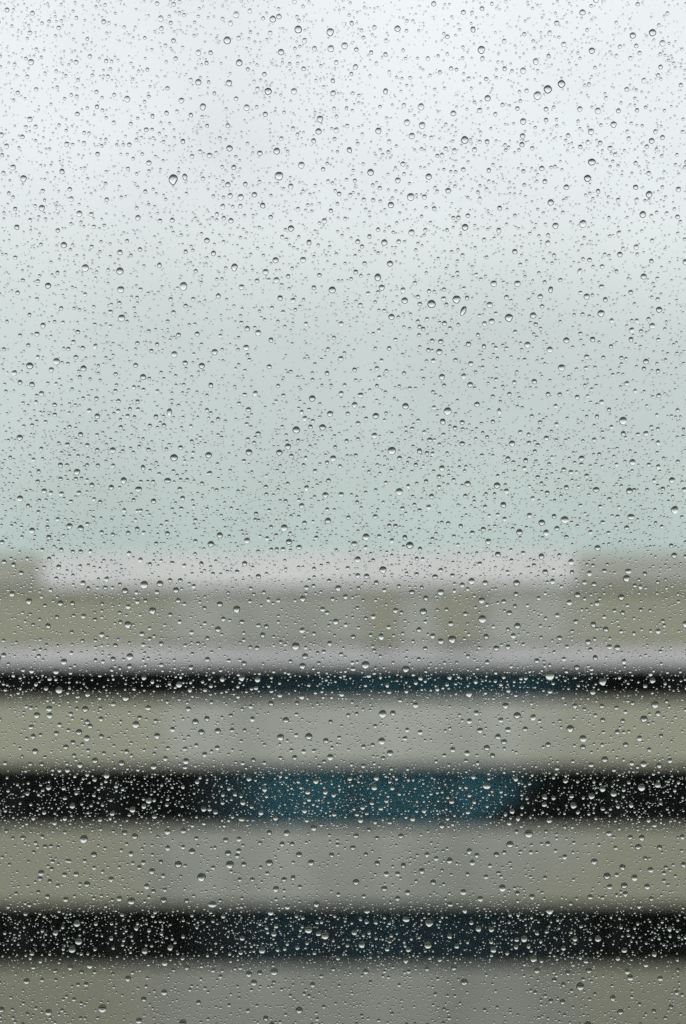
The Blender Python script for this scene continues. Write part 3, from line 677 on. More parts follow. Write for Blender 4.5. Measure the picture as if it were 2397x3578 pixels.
1858,1454,14,14 1887,1475,14,14 2086,1455,14,14 2136,1492,14,14 2276,1492,14,14 2299,1499,14,14 1847,1518,14,14 1869,1577,14,14 1702,1527,14,14 1482,1510,14,14 1549,1519,14,14 1535,1553,14,14
1251,1534,14,14 1243,1591,14,14 1492,1583,14,14 1511,1585,14,14 1367,1644,14,14 1684,1591,14,14 1794,1615,14,14 1919,1621,14,14 2094,1587,14,14 2154,1623,14,14 1348,1687,14,14 1739,1663,14,14
1698,1726,14,14 1892,1689,14,14 2216,1712,14,14 2285,1679,14,14 2028,1766,14,14 2129,1744,14,14 1448,1763,14,14 1466,1783,14,14 1248,1755,14,14 1739,1798,14,14 2312,1840,14,14 1586,1874,14,14
1954,1940,14,14 1304,1957,14,14 1456,1952,14,14 1477,1953,14,14 1215,1985,14,14 1787,1958,14,14 2072,1976,14,14 1866,1975,14,14 1999,1999,14,14 1773,1998,14,14 1634,2058,14,14 1962,2049,14,14
2218,2046,14,14 2298,2034,14,14 1253,2055,14,14 1587,2064,14,14 1882,2090,14,14 2043,2092,14,14 1403,2140,14,14 1560,2130,14,14 1775,2199,14,14 2111,2155,14,14 2170,2206,14,14 2215,2213,14,14
2316,2170,14,14 1249,2124,14,14 1278,2160,14,14 1208,2183,14,14 1486,2172,14,14 1295,2219,14,14 1999,2205,14,14 2063,2269,14,14 1308,2273,14,14 1231,2315,14,14 2066,2338,14,14 2308,2276,14,14
1308,2352,14,14 1444,2357,14,14 1488,2345,14,14 1662,2382,14,14 1776,2413,14,14 1837,2370,14,14 1802,2429,14,14 1933,2388,14,14 2021,2395,14,14 1528,2408,14,14 1398,2447,14,14 1217,2499,14,14
1246,2494,14,14 1956,2519,14,14 2042,2478,14,14 2185,2487,14,14 2080,2499,14,14 1311,2537,14,14 1302,2603,14,14 1339,2649,14,14 2310,2571,14,14 2104,2602,14,14 1552,2639,14,14 2002,2660,14,14
1368,2686,14,14 1362,2731,14,14 1427,2724,14,14 1223,2721,14,14 1350,2798,14,14 1766,2845,14,14 2197,2734,14,14 2283,2704,14,14 2082,2859,14,14 1855,2977,14,14 2151,2962,14,14 2105,3136,14,14
1904,3067,14,14 1317,2928,14,14 1278,2985,14,14 1712,3024,14,14 1271,3131,14,14 1810,3196,14,14 1214,3303,14,14 1314,3278,14,14 1367,3269,14,14 1647,3224,14,14 1716,3291,14,14 1772,3330,14,14
1910,3255,14,14 2030,3237,14,14 2303,3278,14,14 1428,3393,14,14 2037,3421,14,14 194,126,12,13 305,136,12,13 506,132,12,13 875,112,12,13 638,166,12,13 530,174,12,13 578,159,12,13 90,204,12,13
866,242,12,13 1012,223,12,13 1104,282,12,13 157,256,12,13 196,249,12,13 323,263,12,13 515,243,12,13 729,287,12,13 888,285,12,13 1131,304,12,13 268,337,12,13 399,331,12,13 520,337,12,13 749,326,12,13
961,392,12,13 706,409,12,13 90,444,12,13 457,432,12,13 1169,485,12,13 724,439,12,13 562,431,12,13 311,466,12,13 294,464,12,13 497,538,12,13 1143,571,12,13 369,641,12,13 651,677,12,13 1101,648,12,13
813,722,12,13 1179,712,12,13 143,854,12,13 458,892,12,13 605,813,12,13 1152,863,12,13 1175,888,12,13 1263,106,12,13 1270,131,12,13 1228,258,12,13 1293,266,12,13 1563,189,12,13 1616,203,12,13
2079,236,12,13 1595,243,12,13 1537,252,12,13 1360,252,12,13 1433,272,12,13 1815,321,12,13 1818,353,12,13 2256,375,12,13 1211,378,12,13 1266,469,12,13 2206,431,12,13 1250,502,12,13 1473,520,12,13
1357,531,12,13 1528,544,12,13 2321,602,12,13 1412,608,12,13 1211,628,12,13 1939,582,12,13 1832,646,12,13 1670,671,12,13 1708,634,12,13 1520,656,12,13 1206,764,12,13 1473,756,12,13 1584,761,12,13
1799,753,12,13 1504,779,12,13 1360,794,12,13 1460,851,12,13 1453,873,12,13 1322,884,12,13 1562,804,12,13 1727,833,12,13 1660,866,12,13 1578,880,12,13 1700,899,12,13 1915,821,12,13 2041,830,12,13
2034,858,12,13 2177,868,12,13 2113,889,12,13 789,936,12,12 1032,1082,12,12 907,1087,12,12 620,1007,12,12 389,1064,12,12 327,1072,12,12 444,1123,12,12 586,1122,12,12 191,1124,12,12 386,1140,12,12
681,1133,12,12 704,1203,12,12 971,1123,12,12 832,1221,12,12 865,1240,12,12 677,1237,12,12 856,1295,12,12 1100,1272,12,12 1040,1317,12,12 1016,1298,12,12 522,1322,12,12 196,1341,12,12 167,1339,12,12
642,1344,12,12 407,1345,12,12 252,1359,12,12 1157,1346,12,12 965,1402,12,12 80,1408,12,12 263,1415,12,12 624,1416,12,12 742,1477,12,12 470,1457,12,12 242,1443,12,12 83,1489,12,12 550,1493,12,12
205,1548,12,12 487,1560,12,12 582,1569,12,12 700,1529,12,12 986,1491,12,12 1000,1520,12,12 307,1600,12,12 979,1627,12,12 285,1671,12,12 305,1677,12,12 418,1703,12,12 516,1682,12,12 631,1676,12,12
654,1676,12,12 138,1748,12,12 479,1785,12,12 523,1799,12,12 602,1779,12,12 972,1711,12,12 832,1716,12,12 1017,1803,12,12 474,1816,12,12 685,1849,12,12 222,1871,12,12 682,1935,12,12 902,1926,12,12
1175,1922,12,12 563,1959,12,12 154,1982,12,12 883,1982,12,12 931,2004,12,12 1146,1968,12,12 255,2010,12,12 393,2053,12,12 256,2043,12,12 1080,2027,12,12 1121,2068,12,12 887,2076,12,12 797,2071,12,12
145,2085,12,12 1031,2098,12,12 356,2134,12,12 139,2164,12,12 106,2146,12,12 116,2183,12,12 523,2195,12,12 576,2184,12,12 802,2167,12,12 973,2152,12,12 1148,2186,12,12 452,2246,12,12 1068,2262,12,12
120,2274,12,12 432,2304,12,12 246,2332,12,12 672,2284,12,12 1110,2281,12,12 247,2351,12,12 551,2396,12,12 879,2407,12,12 977,2387,12,12 996,2349,12,12 243,2404,12,12 832,2434,12,12 1079,2394,12,12
1113,2348,12,12 1125,2416,12,12 1140,2376,12,12 1190,2365,12,12 92,2468,12,12 93,2580,12,12 924,2602,12,12 157,2645,12,12 539,2633,12,12 860,2683,12,12 482,2689,12,12 429,2758,12,12 539,2796,12,12
637,2817,12,12 319,2815,12,12 245,2877,12,12 672,2884,12,12 1001,2715,12,12 227,2908,12,12 396,2904,12,12 552,2923,12,12 203,2959,12,12 464,3015,12,12 647,3024,12,12 392,3144,12,12 155,3202,12,12
481,3227,12,12 512,3227,12,12 534,3200,12,12 671,3198,12,12 688,3240,12,12 744,3219,12,12 459,3271,12,12 160,3263,12,12 908,3228,12,12 1099,3330,12,12 195,3423,12,12 1261,963,12,12 1227,974,12,12
1311,1055,12,12 1759,987,12,12 1786,1050,12,12 1324,1084,12,12 1392,1108,12,12 1601,1134,12,12 1865,1167,12,12 1510,1225,12,12 2190,1139,12,12 2001,1213,12,12 1490,1261,12,12 1662,1300,12,12
1738,1252,12,12 1734,1287,12,12 1895,1256,12,12 2079,1284,12,12 1988,1315,12,12 1480,1323,12,12 1757,1350,12,12 1729,1359,12,12 2083,1347,12,12 1292,1363,12,12 1347,1370,12,12 1395,1349,12,12
1513,1369,12,12 2053,1384,12,12 2260,1418,12,12 1708,1432,12,12 1617,1499,12,12 1927,1507,12,12 1884,1499,12,12 2295,1450,12,12 2105,1510,12,12 2108,1534,12,12 2037,1540,12,12 1944,1537,12,12
1687,1512,12,12 1518,1537,12,12 1322,1594,12,12 1318,1624,12,12 1562,1583,12,12 1605,1632,12,12 1873,1611,12,12 1928,1597,12,12 2063,1628,12,12 2156,1567,12,12 1515,1646,12,12 1456,1689,12,12
1728,1726,12,12 1850,1699,12,12 1893,1717,12,12 1999,1678,12,12 2168,1673,12,12 2261,1711,12,12 1938,1749,12,12 2162,1772,12,12 1418,1793,12,12 1339,1755,12,12 1313,1712,12,12 1442,1734,12,12
1544,1825,12,12 1709,1802,12,12 1997,1825,12,12 2139,1802,12,12 1791,1847,12,12 1524,1864,12,12 2291,1827,12,12 1600,1903,12,12 1785,1921,12,12 1295,1934,12,12 1369,1940,12,12 2051,1973,12,12
2122,1972,12,12 1934,1991,12,12 1421,2003,12,12 2013,2025,12,12 2133,2044,12,12 2232,2026,12,12 1474,2052,12,12 1905,2073,12,12 2192,2115,12,12 2033,2130,12,12 2296,2073,12,12 1528,2131,12,12
1763,2134,12,12 1724,2189,12,12 1253,2193,12,12 1407,2213,12,12 1891,2227,12,12 1363,2260,12,12 1596,2315,12,12 1786,2328,12,12 2256,2289,12,12 1207,2345,12,12 1312,2334,12,12 1203,2361,12,12
1592,2389,12,12 1750,2392,12,12 1820,2371,12,12 1696,2421,12,12 1724,2440,12,12 2279,2421,12,12 1505,2411,12,12 1885,2519,12,12 1282,2842,12,12 1456,2834,12,12 1506,2773,12,12 1528,2769,12,12
1709,2775,12,12 1751,2766,12,12 1934,2717,12,12 2018,2731,12,12 2308,2807,12,12 1841,2790,12,12 1853,2855,12,12 1941,2972,12,12 2005,2944,12,12 2015,3139,12,12 1782,3015,12,12 1544,3041,12,12
1545,3204,12,12 1290,3259,12,12 1362,3290,12,12 1634,3292,12,12 1779,3222,12,12 2196,3269,12,12 1295,3431,12,12 1395,3441,12,12 2002,3371,12,12 373,116,11,11 434,94,11,11 1048,162,11,11 144,200,11,11
412,211,11,11 457,221,11,11 898,227,11,11 484,248,11,11 464,276,11,11 273,279,11,11 269,310,11,11 790,381,11,11 178,364,11,11 371,411,11,11 481,413,11,11 532,452,11,11 494,481,11,11 535,482,11,11
254,505,11,11 124,491,11,11 370,487,11,11 408,506,11,11 422,539,11,11 543,547,11,11 570,562,11,11 1005,529,11,11 824,547,11,11 1179,530,11,11 142,579,11,11 296,587,11,11 371,600,11,11 779,633,11,11
306,624,11,11 156,699,11,11 318,678,11,11 481,654,11,11 546,677,11,11 579,696,11,11 781,689,11,11 947,683,11,11 823,744,11,11 135,758,11,11 159,765,11,11 283,776,11,11 364,787,11,11 520,715,11,11
700,787,11,11 742,761,11,11 683,762,11,11 246,872,11,11 349,879,11,11 353,844,11,11 540,828,11,11 559,850,11,11 749,853,11,11 840,830,11,11 876,888,11,11 1044,827,11,11 1101,808,11,11 1026,865,11,11
1195,823,11,11 1551,117,11,11 1863,143,11,11 1531,195,11,11 1740,217,11,11 1879,247,11,11 1503,263,11,11 1734,271,11,11 1789,247,11,11 2223,314,11,11 1401,319,11,11 1553,308,11,11 1519,312,11,11
1658,357,11,11 1328,372,11,11 1935,374,11,11 2202,367,11,11 1253,359,11,11 1231,386,11,11 1483,475,11,11 1870,445,11,11 2244,439,11,11 1593,463,11,11 1581,440,11,11 1679,462,11,11 1385,510,11,11
1329,523,11,11 1767,524,11,11 1593,563,11,11 1636,566,11,11 2182,526,11,11 2141,563,11,11 2132,582,11,11 2160,579,11,11 1484,587,11,11 1356,609,11,11 1234,595,11,11 1431,641,11,11 1551,592,11,11
1575,599,11,11 1749,586,11,11 1879,610,11,11 1876,633,11,11 2061,675,11,11 2254,701,11,11 1677,649,11,11 1344,733,11,11 1291,741,11,11 1278,731,11,11 1489,725,11,11 1397,744,11,11 1635,690,11,11
1772,732,11,11 1798,678,11,11 1969,699,11,11 1939,732,11,11 1879,731,11,11 2128,760,11,11 2199,809,11,11 2242,807,11,11 1704,801,11,11 1770,783,11,11 1482,821,11,11 1374,811,11,11 1273,779,11,11
1216,800,11,11 1609,823,11,11 1883,824,11,11 2128,893,11,11 1061,1047,11,11 846,1080,11,11 817,1069,11,11 178,916,11,11 182,960,11,11 703,986,11,11 776,974,11,11 334,972,11,11 459,1038,11,11
480,1058,11,11 469,1076,11,11 278,1082,11,11 259,1077,11,11 178,1175,11,11 594,1188,11,11 395,1200,11,11 474,1219,11,11 776,1221,11,11 834,1179,11,11 913,1110,11,11 1021,1201,11,11 395,1241,11,11
779,1260,11,11 834,1274,11,11 344,1278,11,11 823,1288,11,11 1123,1255,11,11 572,1323,11,11 344,1304,11,11 350,1328,11,11 315,1324,11,11 208,1326,11,11 615,1346,11,11 659,1362,11,11 484,1353,11,11
820,1350,11,11 1125,1346,11,11 1048,1402,11,11 309,1383,11,11 243,1411,11,11 788,1471,11,11 398,1444,11,11 421,1466,11,11 142,1441,11,11 265,1496,11,11 634,1494,11,11 372,1553,11,11 456,1566,11,11
500,1533,11,11 646,1611,11,11 1044,1426,11,11 243,1593,11,11 370,1611,11,11 546,1616,11,11 880,1649,11,11 931,1662,11,11 304,1718,11,11 678,1680,11,11 673,1749,11,11 459,1726,11,11 614,1757,11,11
677,1768,11,11 908,1687,11,11 849,1715,11,11 955,1729,11,11 979,1749,11,11 904,1817,11,11 1094,1822,11,11 75,1842,11,11 520,1839,11,11 353,1810,11,11 390,1816,11,11 801,1873,11,11 909,1873,11,11
1066,1851,11,11 713,1917,11,11 189,1909,11,11 1015,1922,11,11 309,1974,11,11 349,1986,11,11 129,1989,11,11 671,2004,11,11 794,1996,11,11 995,1958,11,11 344,2023,11,11 341,2053,11,11 106,2065,11,11
200,2086,11,11 716,2085,11,11 467,2183,11,11 331,2140,11,11 490,2148,11,11 79,2141,11,11 413,2234,11,11 670,2245,11,11 839,2245,11,11 1169,2220,11,11 356,2255,11,11 334,2261,11,11 252,2252,11,11
202,2256,11,11 158,2272,11,11 163,2253,11,11 501,2305,11,11 838,2306,11,11 568,2343,11,11 613,2402,11,11 736,2426,11,11 731,2334,11,11 833,2357,11,11 948,2368,11,11 71,2406,11,11 71,2369,11,11
861,2417,11,11 1172,2381,11,11 166,2447,11,11 452,2490,11,11 511,2513,11,11 776,2506,11,11 286,2515,11,11 78,2643,11,11 70,2614,11,11 812,2620,11,11 90,2694,11,11 400,2682,11,11 291,2721,11,11
356,2750,11,11 135,2776,11,11 388,2796,11,11 565,2743,11,11 602,2751,11,11 286,2809,11,11 774,2747,11,11 980,2712,11,11 1187,2757,11,11 496,2965,11,11 692,2953,11,11 100,3010,11,11 632,3061,11,11
390,3227,11,11 641,3216,11,11 712,3220,11,11 754,3295,11,11 338,3267,11,11 356,3269,11,11 396,3312,11,11 174,3333,11,11 307,3332,11,11 530,3305,11,11 1046,3270,11,11 395,3403,11,11 670,3444,11,11
716,3452,11,11 830,3446,11,11 1559,938,11,11 1835,966,11,11 2070,1031,11,11 2286,1005,11,11 1853,1127,11,11 1536,1127,11,11 1411,1142,11,11 1431,1148,11,11 2093,1195,11,11 2221,1202,11,11
1786,1247,11,11 1474,1295,11,11 1806,1299,11,11 2168,1351,11,11 1378,1392,11,11 1316,1399,11,11 1452,1357,11,11 1539,1386,11,11 1808,1420,11,11 1825,1424,11,11 1748,1403,11,11 1983,1368,11,11
2064,1405,11,11 1528,1453,11,11 1592,1445,11,11 1349,1443,11,11 1398,1453,11,11 1343,1468,11,11 1445,1482,11,11 1418,1494,11,11 1572,1488,11,11 1682,1479,11,11 2050,1455,11,11 2186,1529,11,11
1976,1538,11,11 1590,1527,11,11 1213,1592,11,11 1443,1559,11,11 1424,1616,11,11 1479,1628,11,11 1722,1592,11,11 1989,1601,11,11 2202,1575,11,11 2184,1612,11,11 2319,1601,11,11 2014,1649,11,11
2103,1630,11,11 1439,1647,11,11 1565,1693,11,11 1841,1655,11,11 1909,1673,11,11 2021,1701,11,11 1883,1749,11,11 1262,1774,11,11 1320,1780,11,11 1536,1794,11,11 1601,1764,11,11 2044,1794,11,11
2152,1842,11,11 2228,1815,11,11 1464,1849,11,11 1896,1878,11,11 1666,1932,11,11 1352,1929,11,11 1583,1964,11,11 1847,1982,11,11 1732,2057,11,11 1269,2097,11,11 2050,2129,11,11 1843,2115,11,11
2157,2169,11,11 2242,2200,11,11 1232,2157,11,11 1379,2173,11,11 1633,2179,11,11 1638,2216,11,11 1674,2262,11,11 1206,2295,11,11 1505,2318,11,11 1901,2311,11,11 2183,2329,11,11 1486,2380,11,11
1602,2365,11,11 1851,2346,11,11 2010,2368,11,11 2195,2388,11,11 1247,2470,11,11 1857,2458,11,11 1237,2826,11,11 1545,2767,11,11 1766,2775,11,11 1834,2746,11,11 2164,2706,11,11 1824,2821,11,11
1892,2948,11,11 1507,2945,11,11 1548,2973,11,11 1206,3218,11,11 2206,3289,11,11 414,249,9,10 929,286,9,10 165,605,9,10 727,662,9,10 197,720,9,10 293,791,9,10 528,761,9,10 432,757,9,10 107,805,9,10
138,817,9,10 307,826,9,10 254,855,9,10 549,869,9,10 1731,114,9,10 1742,189,9,10 1385,270,9,10 1421,298,9,10 1781,369,9,10 1359,456,9,10 1253,444,9,10 1899,457,9,10 1998,500,9,10 1644,487,9,10
1715,449,9,10 1313,544,9,10 1656,544,9,10 1983,527,9,10 2120,559,9,10 2208,605,9,10 1382,586,9,10 1264,605,9,10 1612,628,9,10 1858,589,9,10 1724,637,9,10 1357,663,9,10 1253,679,9,10 1408,719,9,10
1450,734,9,10 1782,676,9,10 1898,744,9,10 2192,759,9,10 2086,821,9,10 344,935,9,9 878,1030,9,9 204,997,9,9 99,932,9,9 566,1001,9,9 378,989,9,9 264,1007,9,9 262,1037,9,9 297,1088,9,9 471,1108,9,9
370,1131,9,9 300,1177,9,9 568,1223,9,9 628,1218,9,9 822,1124,9,9 1070,1201,9,9 674,1266,9,9 729,1265,9,9 361,1272,9,9 474,1242,9,9 96,1304,9,9 1005,1303,9,9 991,1319,9,9 250,1328,9,9 444,1359,9,9
320,1364,9,9 215,1416,9,9 700,1417,9,9 171,1451,9,9 279,1454,9,9 109,1517,9,9 968,1519,9,9 814,1557,9,9 1102,1554,9,9 294,1630,9,9 650,1647,9,9 344,1694,9,9 107,1773,9,9 1087,1743,9,9 712,1821,9,9
119,1887,9,9 389,1959,9,9 1179,1991,9,9 225,2020,9,9 531,2005,9,9 222,2046,9,9 74,2052,9,9 357,2084,9,9 957,2255,9,9 377,2253,9,9 149,2359,9,9 138,2382,9,9 293,2389,9,9 378,2375,9,9 396,2373,9,9
818,2425,9,9 245,2467,9,9 1056,2512,9,9 74,2565,9,9 812,2533,9,9 99,2736,9,9 348,2788,9,9 459,2731,9,9 540,2765,9,9 722,2734,9,9 563,2801,9,9 308,2840,9,9 192,2842,9,9 1122,2830,9,9 151,3300,9,9
264,3354,9,9 1583,1071,9,9 2264,977,9,9 1886,1115,9,9 1747,1128,9,9 1693,1082,9,9 2258,1161,9,9 2053,1327,9,9 1747,1461,9,9 1743,1551,9,9 1327,1523,9,9 1227,1592,9,9 1336,1578,9,9 1354,1606,9,9
1269,1634,9,9 1580,1634,9,9 2228,1711,9,9 1647,1766,9,9 2053,1804,9,9 2026,1812,9,9 1244,1831,9,9 1531,1936,9,9 1528,1953,9,9 1658,1976,9,9 1731,1982,9,9 1223,2011,9,9 1891,2144,9,9 1224,2369,9,9
1419,2384,9,9 1635,2341,9,9 1878,2384,9,9 2150,2348,9,9 512,175,8,8 83,247,8,8 185,465,8,8 1435,611,8,8 1311,574,8,8 2123,708,8,8 1646,628,8,8 2057,795,8,8 104,1039,8,8 698,1056,8,8 602,1069,8,8
271,1125,8,8 566,1154,8,8 1005,1125,8,8 892,1221,8,8 129,1306,8,8 1079,1252,8,8 906,1386,8,8 173,1375,8,8 849,1421,8,8 369,1436,8,8 120,1518,8,8 539,1936,8,8 81,2385,8,8 242,2384,8,8 269,2383,8,8
538,2415,8,8 153,2777,8,8 191,2793,8,8 73,2862,8,8 641,2863,8,8 1769,1068,8,8""".split()]
MM = DIST / LENS / PXMM           # metres on the pane for one unit of that grid


def on_pane(gx, gy):
    d = ray(gx, gy) * (DIST + 0.004)
    return d.x, d.z


def cap(nseg, nring, seed=0, wob=0.0, sag=0.0, flat=1.0, contact=62):
    """unit drop (radius 1) standing on the pane: dome towards +y, the weather side, closed flat back sunk into the glass"""
    r = random.Random(seed)
    ph = [r.uniform(0, 6.28) for _ in range(3)]
    am = [r.uniform(.4, 1) * wob for _ in range(3)]
    th = math.radians(contact)
    prof = [(math.sin(th * k / nring) / math.sin(th), (math.cos(th * k / nring) - math.cos(th)) / math.sin(th) * flat) for k in range(nring, -1, -1)]
    V, F = [], []
    for q, (rad, hgt) in enumerate(prof[:-1]):
        for s in range(nseg):
            a = 2 * math.pi * s / nseg
            o = 1 + sum(am[k] * math.sin((k + 2) * a + ph[k]) for k in range(3)) * rad
            dz = -sag * hgt
            V.append((rad * o * math.cos(a), hgt, rad * o * math.sin(a) + dz))
    V.append((0, prof[-1][1], -sag * prof[-1][1]))
    top = len(V) - 1
    for q in range(len(prof) - 2):
        for s in range(nseg):
            a, b = q * nseg + s, q * nseg + (s + 1) % nseg
            F.append((a, b, b + nseg, a + nseg))
    q = (len(prof) - 2) * nseg
    for s in range(nseg):
        F.append((q + s, q + (s + 1) % nseg, top))
    n_dome = len(F)
    # skirt into the glass and flat back, with its own vertices so that the rim stays crisp
    k0 = len(V)
    for s in range(nseg):
        V.append((V[s][0], 0.0, V[s][2]))
    for s in range(nseg):
        V.append((V[s][0] * 0.99, -0.12, V[s][2] * 0.99))
    for s in range(nseg):
        a, b = k0 + s, k0 + (s + 1) % nseg
        F.append((a, a + nseg, b + nseg, b))
    F.append(tuple(k0 + nseg + s for s in range(nseg)))
    return V, F, n_dome


def cap_mesh(name, *a, **k):
    V, F, nd = cap(*a, **k)
    me = bpy.data.meshes.new(name)
    me.from_pydata(V, [], F)
    bm = bmesh.new()
    bm.from_mesh(me)
    bmesh.ops.recalc_face_normals(bm, faces=bm.faces[:])
    bm.to_mesh(me)
    bm.free()
    me.polygons.foreach_set('use_smooth', [i < nd for i in range(len(me.polygons))])
    me.materials.append(M['water'])
    return me


big = [cap_mesh('raindrop_shape', 28, 10, seed=i, wob=w, sag=s, contact=62 + (i - 2) * 4) for i, (w, s) in enumerate(((.015, .05), (.03, .1), (.045, .08), (.02, .16), (.05, .12)))]

ROWS = [(0, 330, 'in the brightest sky'), (330, 640, 'in the bright upper sky'), (640, 960, 'in the pale sky'),
        (960, 1280, 'in the grey-white sky'), (1280, 1600, 'in the lower grey sky'), (1600, 1925, 'just above the roof'),
        (1925, 2045, 'over the pale roof coping'), (2045, 2345, 'over the top grey wall band'), (2345, 2440, 'over the top window strip'),
        (2440, 2695, 'over the second wall band'), (2695, 2890, 'over the middle windows'), (2890, 3185, 'over the third wall band'),
        (3185, 3370, 'over the lowest windows'), (3370, 3700, 'over the bottom wall band')]
COLS = [(0, 480, 'far left'), (480, 960, 'left of centre'), (960, 1440, 'centre'), (1440, 1920, 'right of centre'), (1920, 2500, 'far right')]
ORD = ['', 'second', 'third', 'fourth', 'fifth', 'sixth', 'seventh', 'eighth', 'ninth', 'tenth', 'eleventh', 'twelfth', 'thirteenth', 'fourteenth']
CNT = ['', 'one', 'two', 'three', 'four', 'five', 'six', 'seven', 'eight', 'nine', 'ten', 'eleven', 'twelve', 'thirteen', 'fourteen']

NBIG = 300
largest = sorted(DROPS, key=lambda d: -d[2] * d[3])[:NBIG]
cells = {}
for d in largest:
    ri = next(i for i, r in enumerate(ROWS) if r[0] <= d[1] < r[1])
    ci = next(i for i, c in enumerate(COLS) if c[0] <= d[0] < c[1])
    cells.setdefault((ri, ci), []).append(d)
label_of = {}
for (ri, ci), ds in cells.items():
    ds.sort(key=lambda d: d[1])
    n = len(ds)
    where = ROWS[ri][2] + ', ' + COLS[ci][2]
    for i, d in enumerate(ds):
        asp = d[3] / d[2]
        shp = 'tall ' if asp > 1.17 else 'wide ' if asp < 0.87 else 'round '
        if n == 1:
            t = 'only large ' + shp + 'raindrop ' + where
        elif i == n - 1:
            t = 'lowest of the ' + CNT[n] + ' large raindrops ' + where
        else:
            t = (ORD[i] + ' highest of the ' if i else 'topmost of the ') + CNT[n] + ' large raindrops ' + where
        label_of[d] = t

for i, d in enumerate(largest):
    x, z = on_pane(d[0], d[1])
    o = bpy.data.objects.new('raindrop', big[(i * 7 + d[0]) % len(big)])
    COL.objects.link(o)
    o.location = (x, DIST + 0.004, z)
    rx, rz = d[2] * 0.54 * MM, d[3] * 0.54 * MM
    o.scale = (rx, (rx * rz) ** .5, rz)
    if (d[2], d[3]) == (17, 35):
        o.rotation_euler = (0, math.radians(24), 0)
    else:
        o.rotation_euler = (0, math.radians(((d[0] * 13 + d[1] * 7) % 17) - 8), 0)
    tag(o, label_of[d], 'raindrop', 'raindrops on the pane')

# all the finer drops: one mass nobody could count
GC = 40.0
grid = {}


def free(x, y, r, gap=1.05):
    c, w = (int(x // GC), int(y // GC)), 1
    for i in range(c[0] - w, c[0] + w + 1):
        for j in range(c[1] - w, c[1] + w + 1):
            for (a, b, s) in grid.get((i, j), ()):
                if (a - x) ** 2 + (b - y) ** 2 < ((r + s) * gap) ** 2:
                    return False
    return True


def put(x, y, r):
    grid.setdefault((int(x // GC), int(y // GC)), []).append((x, y, r))


big_set = set(largest)
fine = []                                         # x, y, rx, rz
for d in DROPS:
    put(d[0], d[1], max(d[2], d[3]) / 2)
    if d not in big_set:
        fine.append((d[0], d[1], d[2] / 2 * rng.uniform(.98, 1.15), d[3] / 2 * rng.uniform(.98, 1.15)))
# the fringe of the pane that the listed drops do not reach, then fine drops everywhere
X0, X1, Y0, Y1 = 1198.5 - PW / MM * .98, 1198.5 + PW / MM * .98, 1789 - PH / MM * .97, 1789 + PH / MM * .97


def inside(x, y):
    return 62 < x < 2322 and 82 < y < 3440


def near(x, y):
    return -120 < x < 2520 and -120 < y < 3700


n_out = int((X1 - X0) * (Y1 - Y0) * 0.00030)
for _ in range(n_out):
    x, y = rng.uniform(X0, X1), rng.uniform(Y0, Y1)
    if inside(x, y):
        continue
    r = float(np.clip(rng.lognormal(math.log(6.2), .32), 3.5, 15))
    if free(x, y, r):
        put(x, y, r)
        fine.append((x, y, r, r * rng.uniform(.95, 1.15)))
tiny = []
area = 2640 * 3820
# clumped: the density of the finest drops wanders over the pane
g = rng.uniform(.45, 1.0, (16, 24))
for _ in range(80000):
    x, y = rng.uniform(-120, 2520), rng.uniform(-120, 3700)
    gx, gy = (x + 120) / 2640 * 14, (y + 120) / 3820 * 22
    i, j = int(gx), int(gy)
    fx, fy = gx - i, gy - j
    dens = (g[i, j] * (1 - fx) + g[i + 1, j] * fx) * (1 - fy) + (g[i, j + 1] * (1 - fx) + g[i + 1, j + 1] * fx) * fy
    if rng.uniform() > dens * (0.55 if y < 1500 else 1.0):
        continue
    r = float(np.clip(rng.lognormal(math.log(2.7), .45), 1.2, 6.5))
    if free(x, y, r, 1.1):
        put(x, y, r)
        tiny.append((x, y, r, r * rng.uniform(.9, 1.15)))


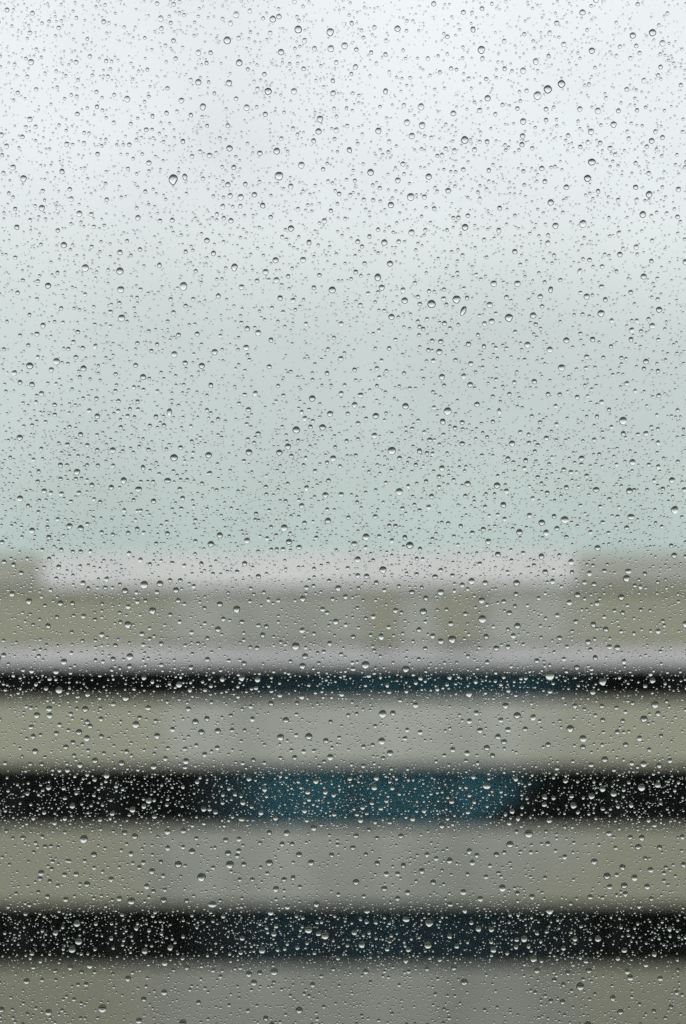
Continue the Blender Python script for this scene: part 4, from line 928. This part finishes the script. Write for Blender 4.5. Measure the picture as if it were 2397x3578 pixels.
def drop_mass(name, items, shapes, parent=None):
    """many drops in one mesh, numpy-built"""
    vs, loops, sizes, smooth = [], [], [], []
    off = 0
    base = []
    for V, F, nd in shapes:
        base.append((np.array(V), [np.array(f) for f in F], nd))
    for k, (x, y, rx, rz) in enumerate(items):
        V, F, nd = base[k % len(base)]
        px, pz = on_pane(x, y)
        a = rng.uniform(-.25, .25)
        ca, sa = math.cos(a), math.sin(a)
        vx, vz = V[:, 0] * rx, V[:, 2] * rz
        P = np.stack([px + (vx * ca - vz * sa) * MM, DIST + 0.004 + V[:, 1] * math.sqrt(rx * rz) * MM, pz + (vx * sa + vz * ca) * MM], 1)
        vs.append(P)
        for q, f in enumerate(F):
            loops.append(f + off)
            sizes.append(len(f))
            smooth.append(q < nd)
        off += len(V)
    vs = np.concatenate(vs)
    lo = np.concatenate(loops)
    me = bpy.data.meshes.new(name)
    me.vertices.add(len(vs))
    me.vertices.foreach_set('co', vs.astype(np.float32).ravel())
    me.loops.add(len(lo))
    me.loops.foreach_set('vertex_index', lo.astype(np.int32))
    me.polygons.add(len(sizes))
    st = np.concatenate([[0], np.cumsum(sizes)[:-1]])
    me.polygons.foreach_set('loop_start', st.astype(np.int32))
    me.polygons.foreach_set('use_smooth', np.array(smooth, dtype=bool))
    me.update(calc_edges=True)
    me.validate()
    me.materials.append(M['water'])
    o = bpy.data.objects.new(name, me)
    COL.objects.link(o)
    return o


def oriented(nseg, nring, **k):
    """cap() with faces turned outwards"""
    V, F, nd = cap(nseg, nring, **k)
    c = Vector((0, 0.2, 0))
    G = []
    for f in F:
        p = [Vector(V[i]) for i in f]
        m = sum(p, Vector()) / len(p)
        nrm = Vector()
        for i in range(len(p)):
            nrm += (p[i] - m).cross(p[(i + 1) % len(p)] - m)
        G.append(tuple(f) if nrm.dot(m - c) > 0 else tuple(f[::-1]))
    return V, G, nd


shapes_mid = [oriented(16, 6, seed=s, wob=.05, sag=.1, contact=62 + (s - 2.5) * 4) for s in range(6)]
shapes_low = [oriented(9, 4, seed=s, wob=.05, sag=.08) for s in range(5)]
tag(drop_mass('small_raindrops', fine, shapes_mid), 'countless small raindrops scattered between the large drops', 'raindrops', kind='stuff')
tag(drop_mass('fine_droplets', tiny, shapes_low), 'fine mist-like droplets speckling the whole pane', 'droplets', kind='stuff')
print('DROPCOUNT', len(largest), len(fine), len(tiny))
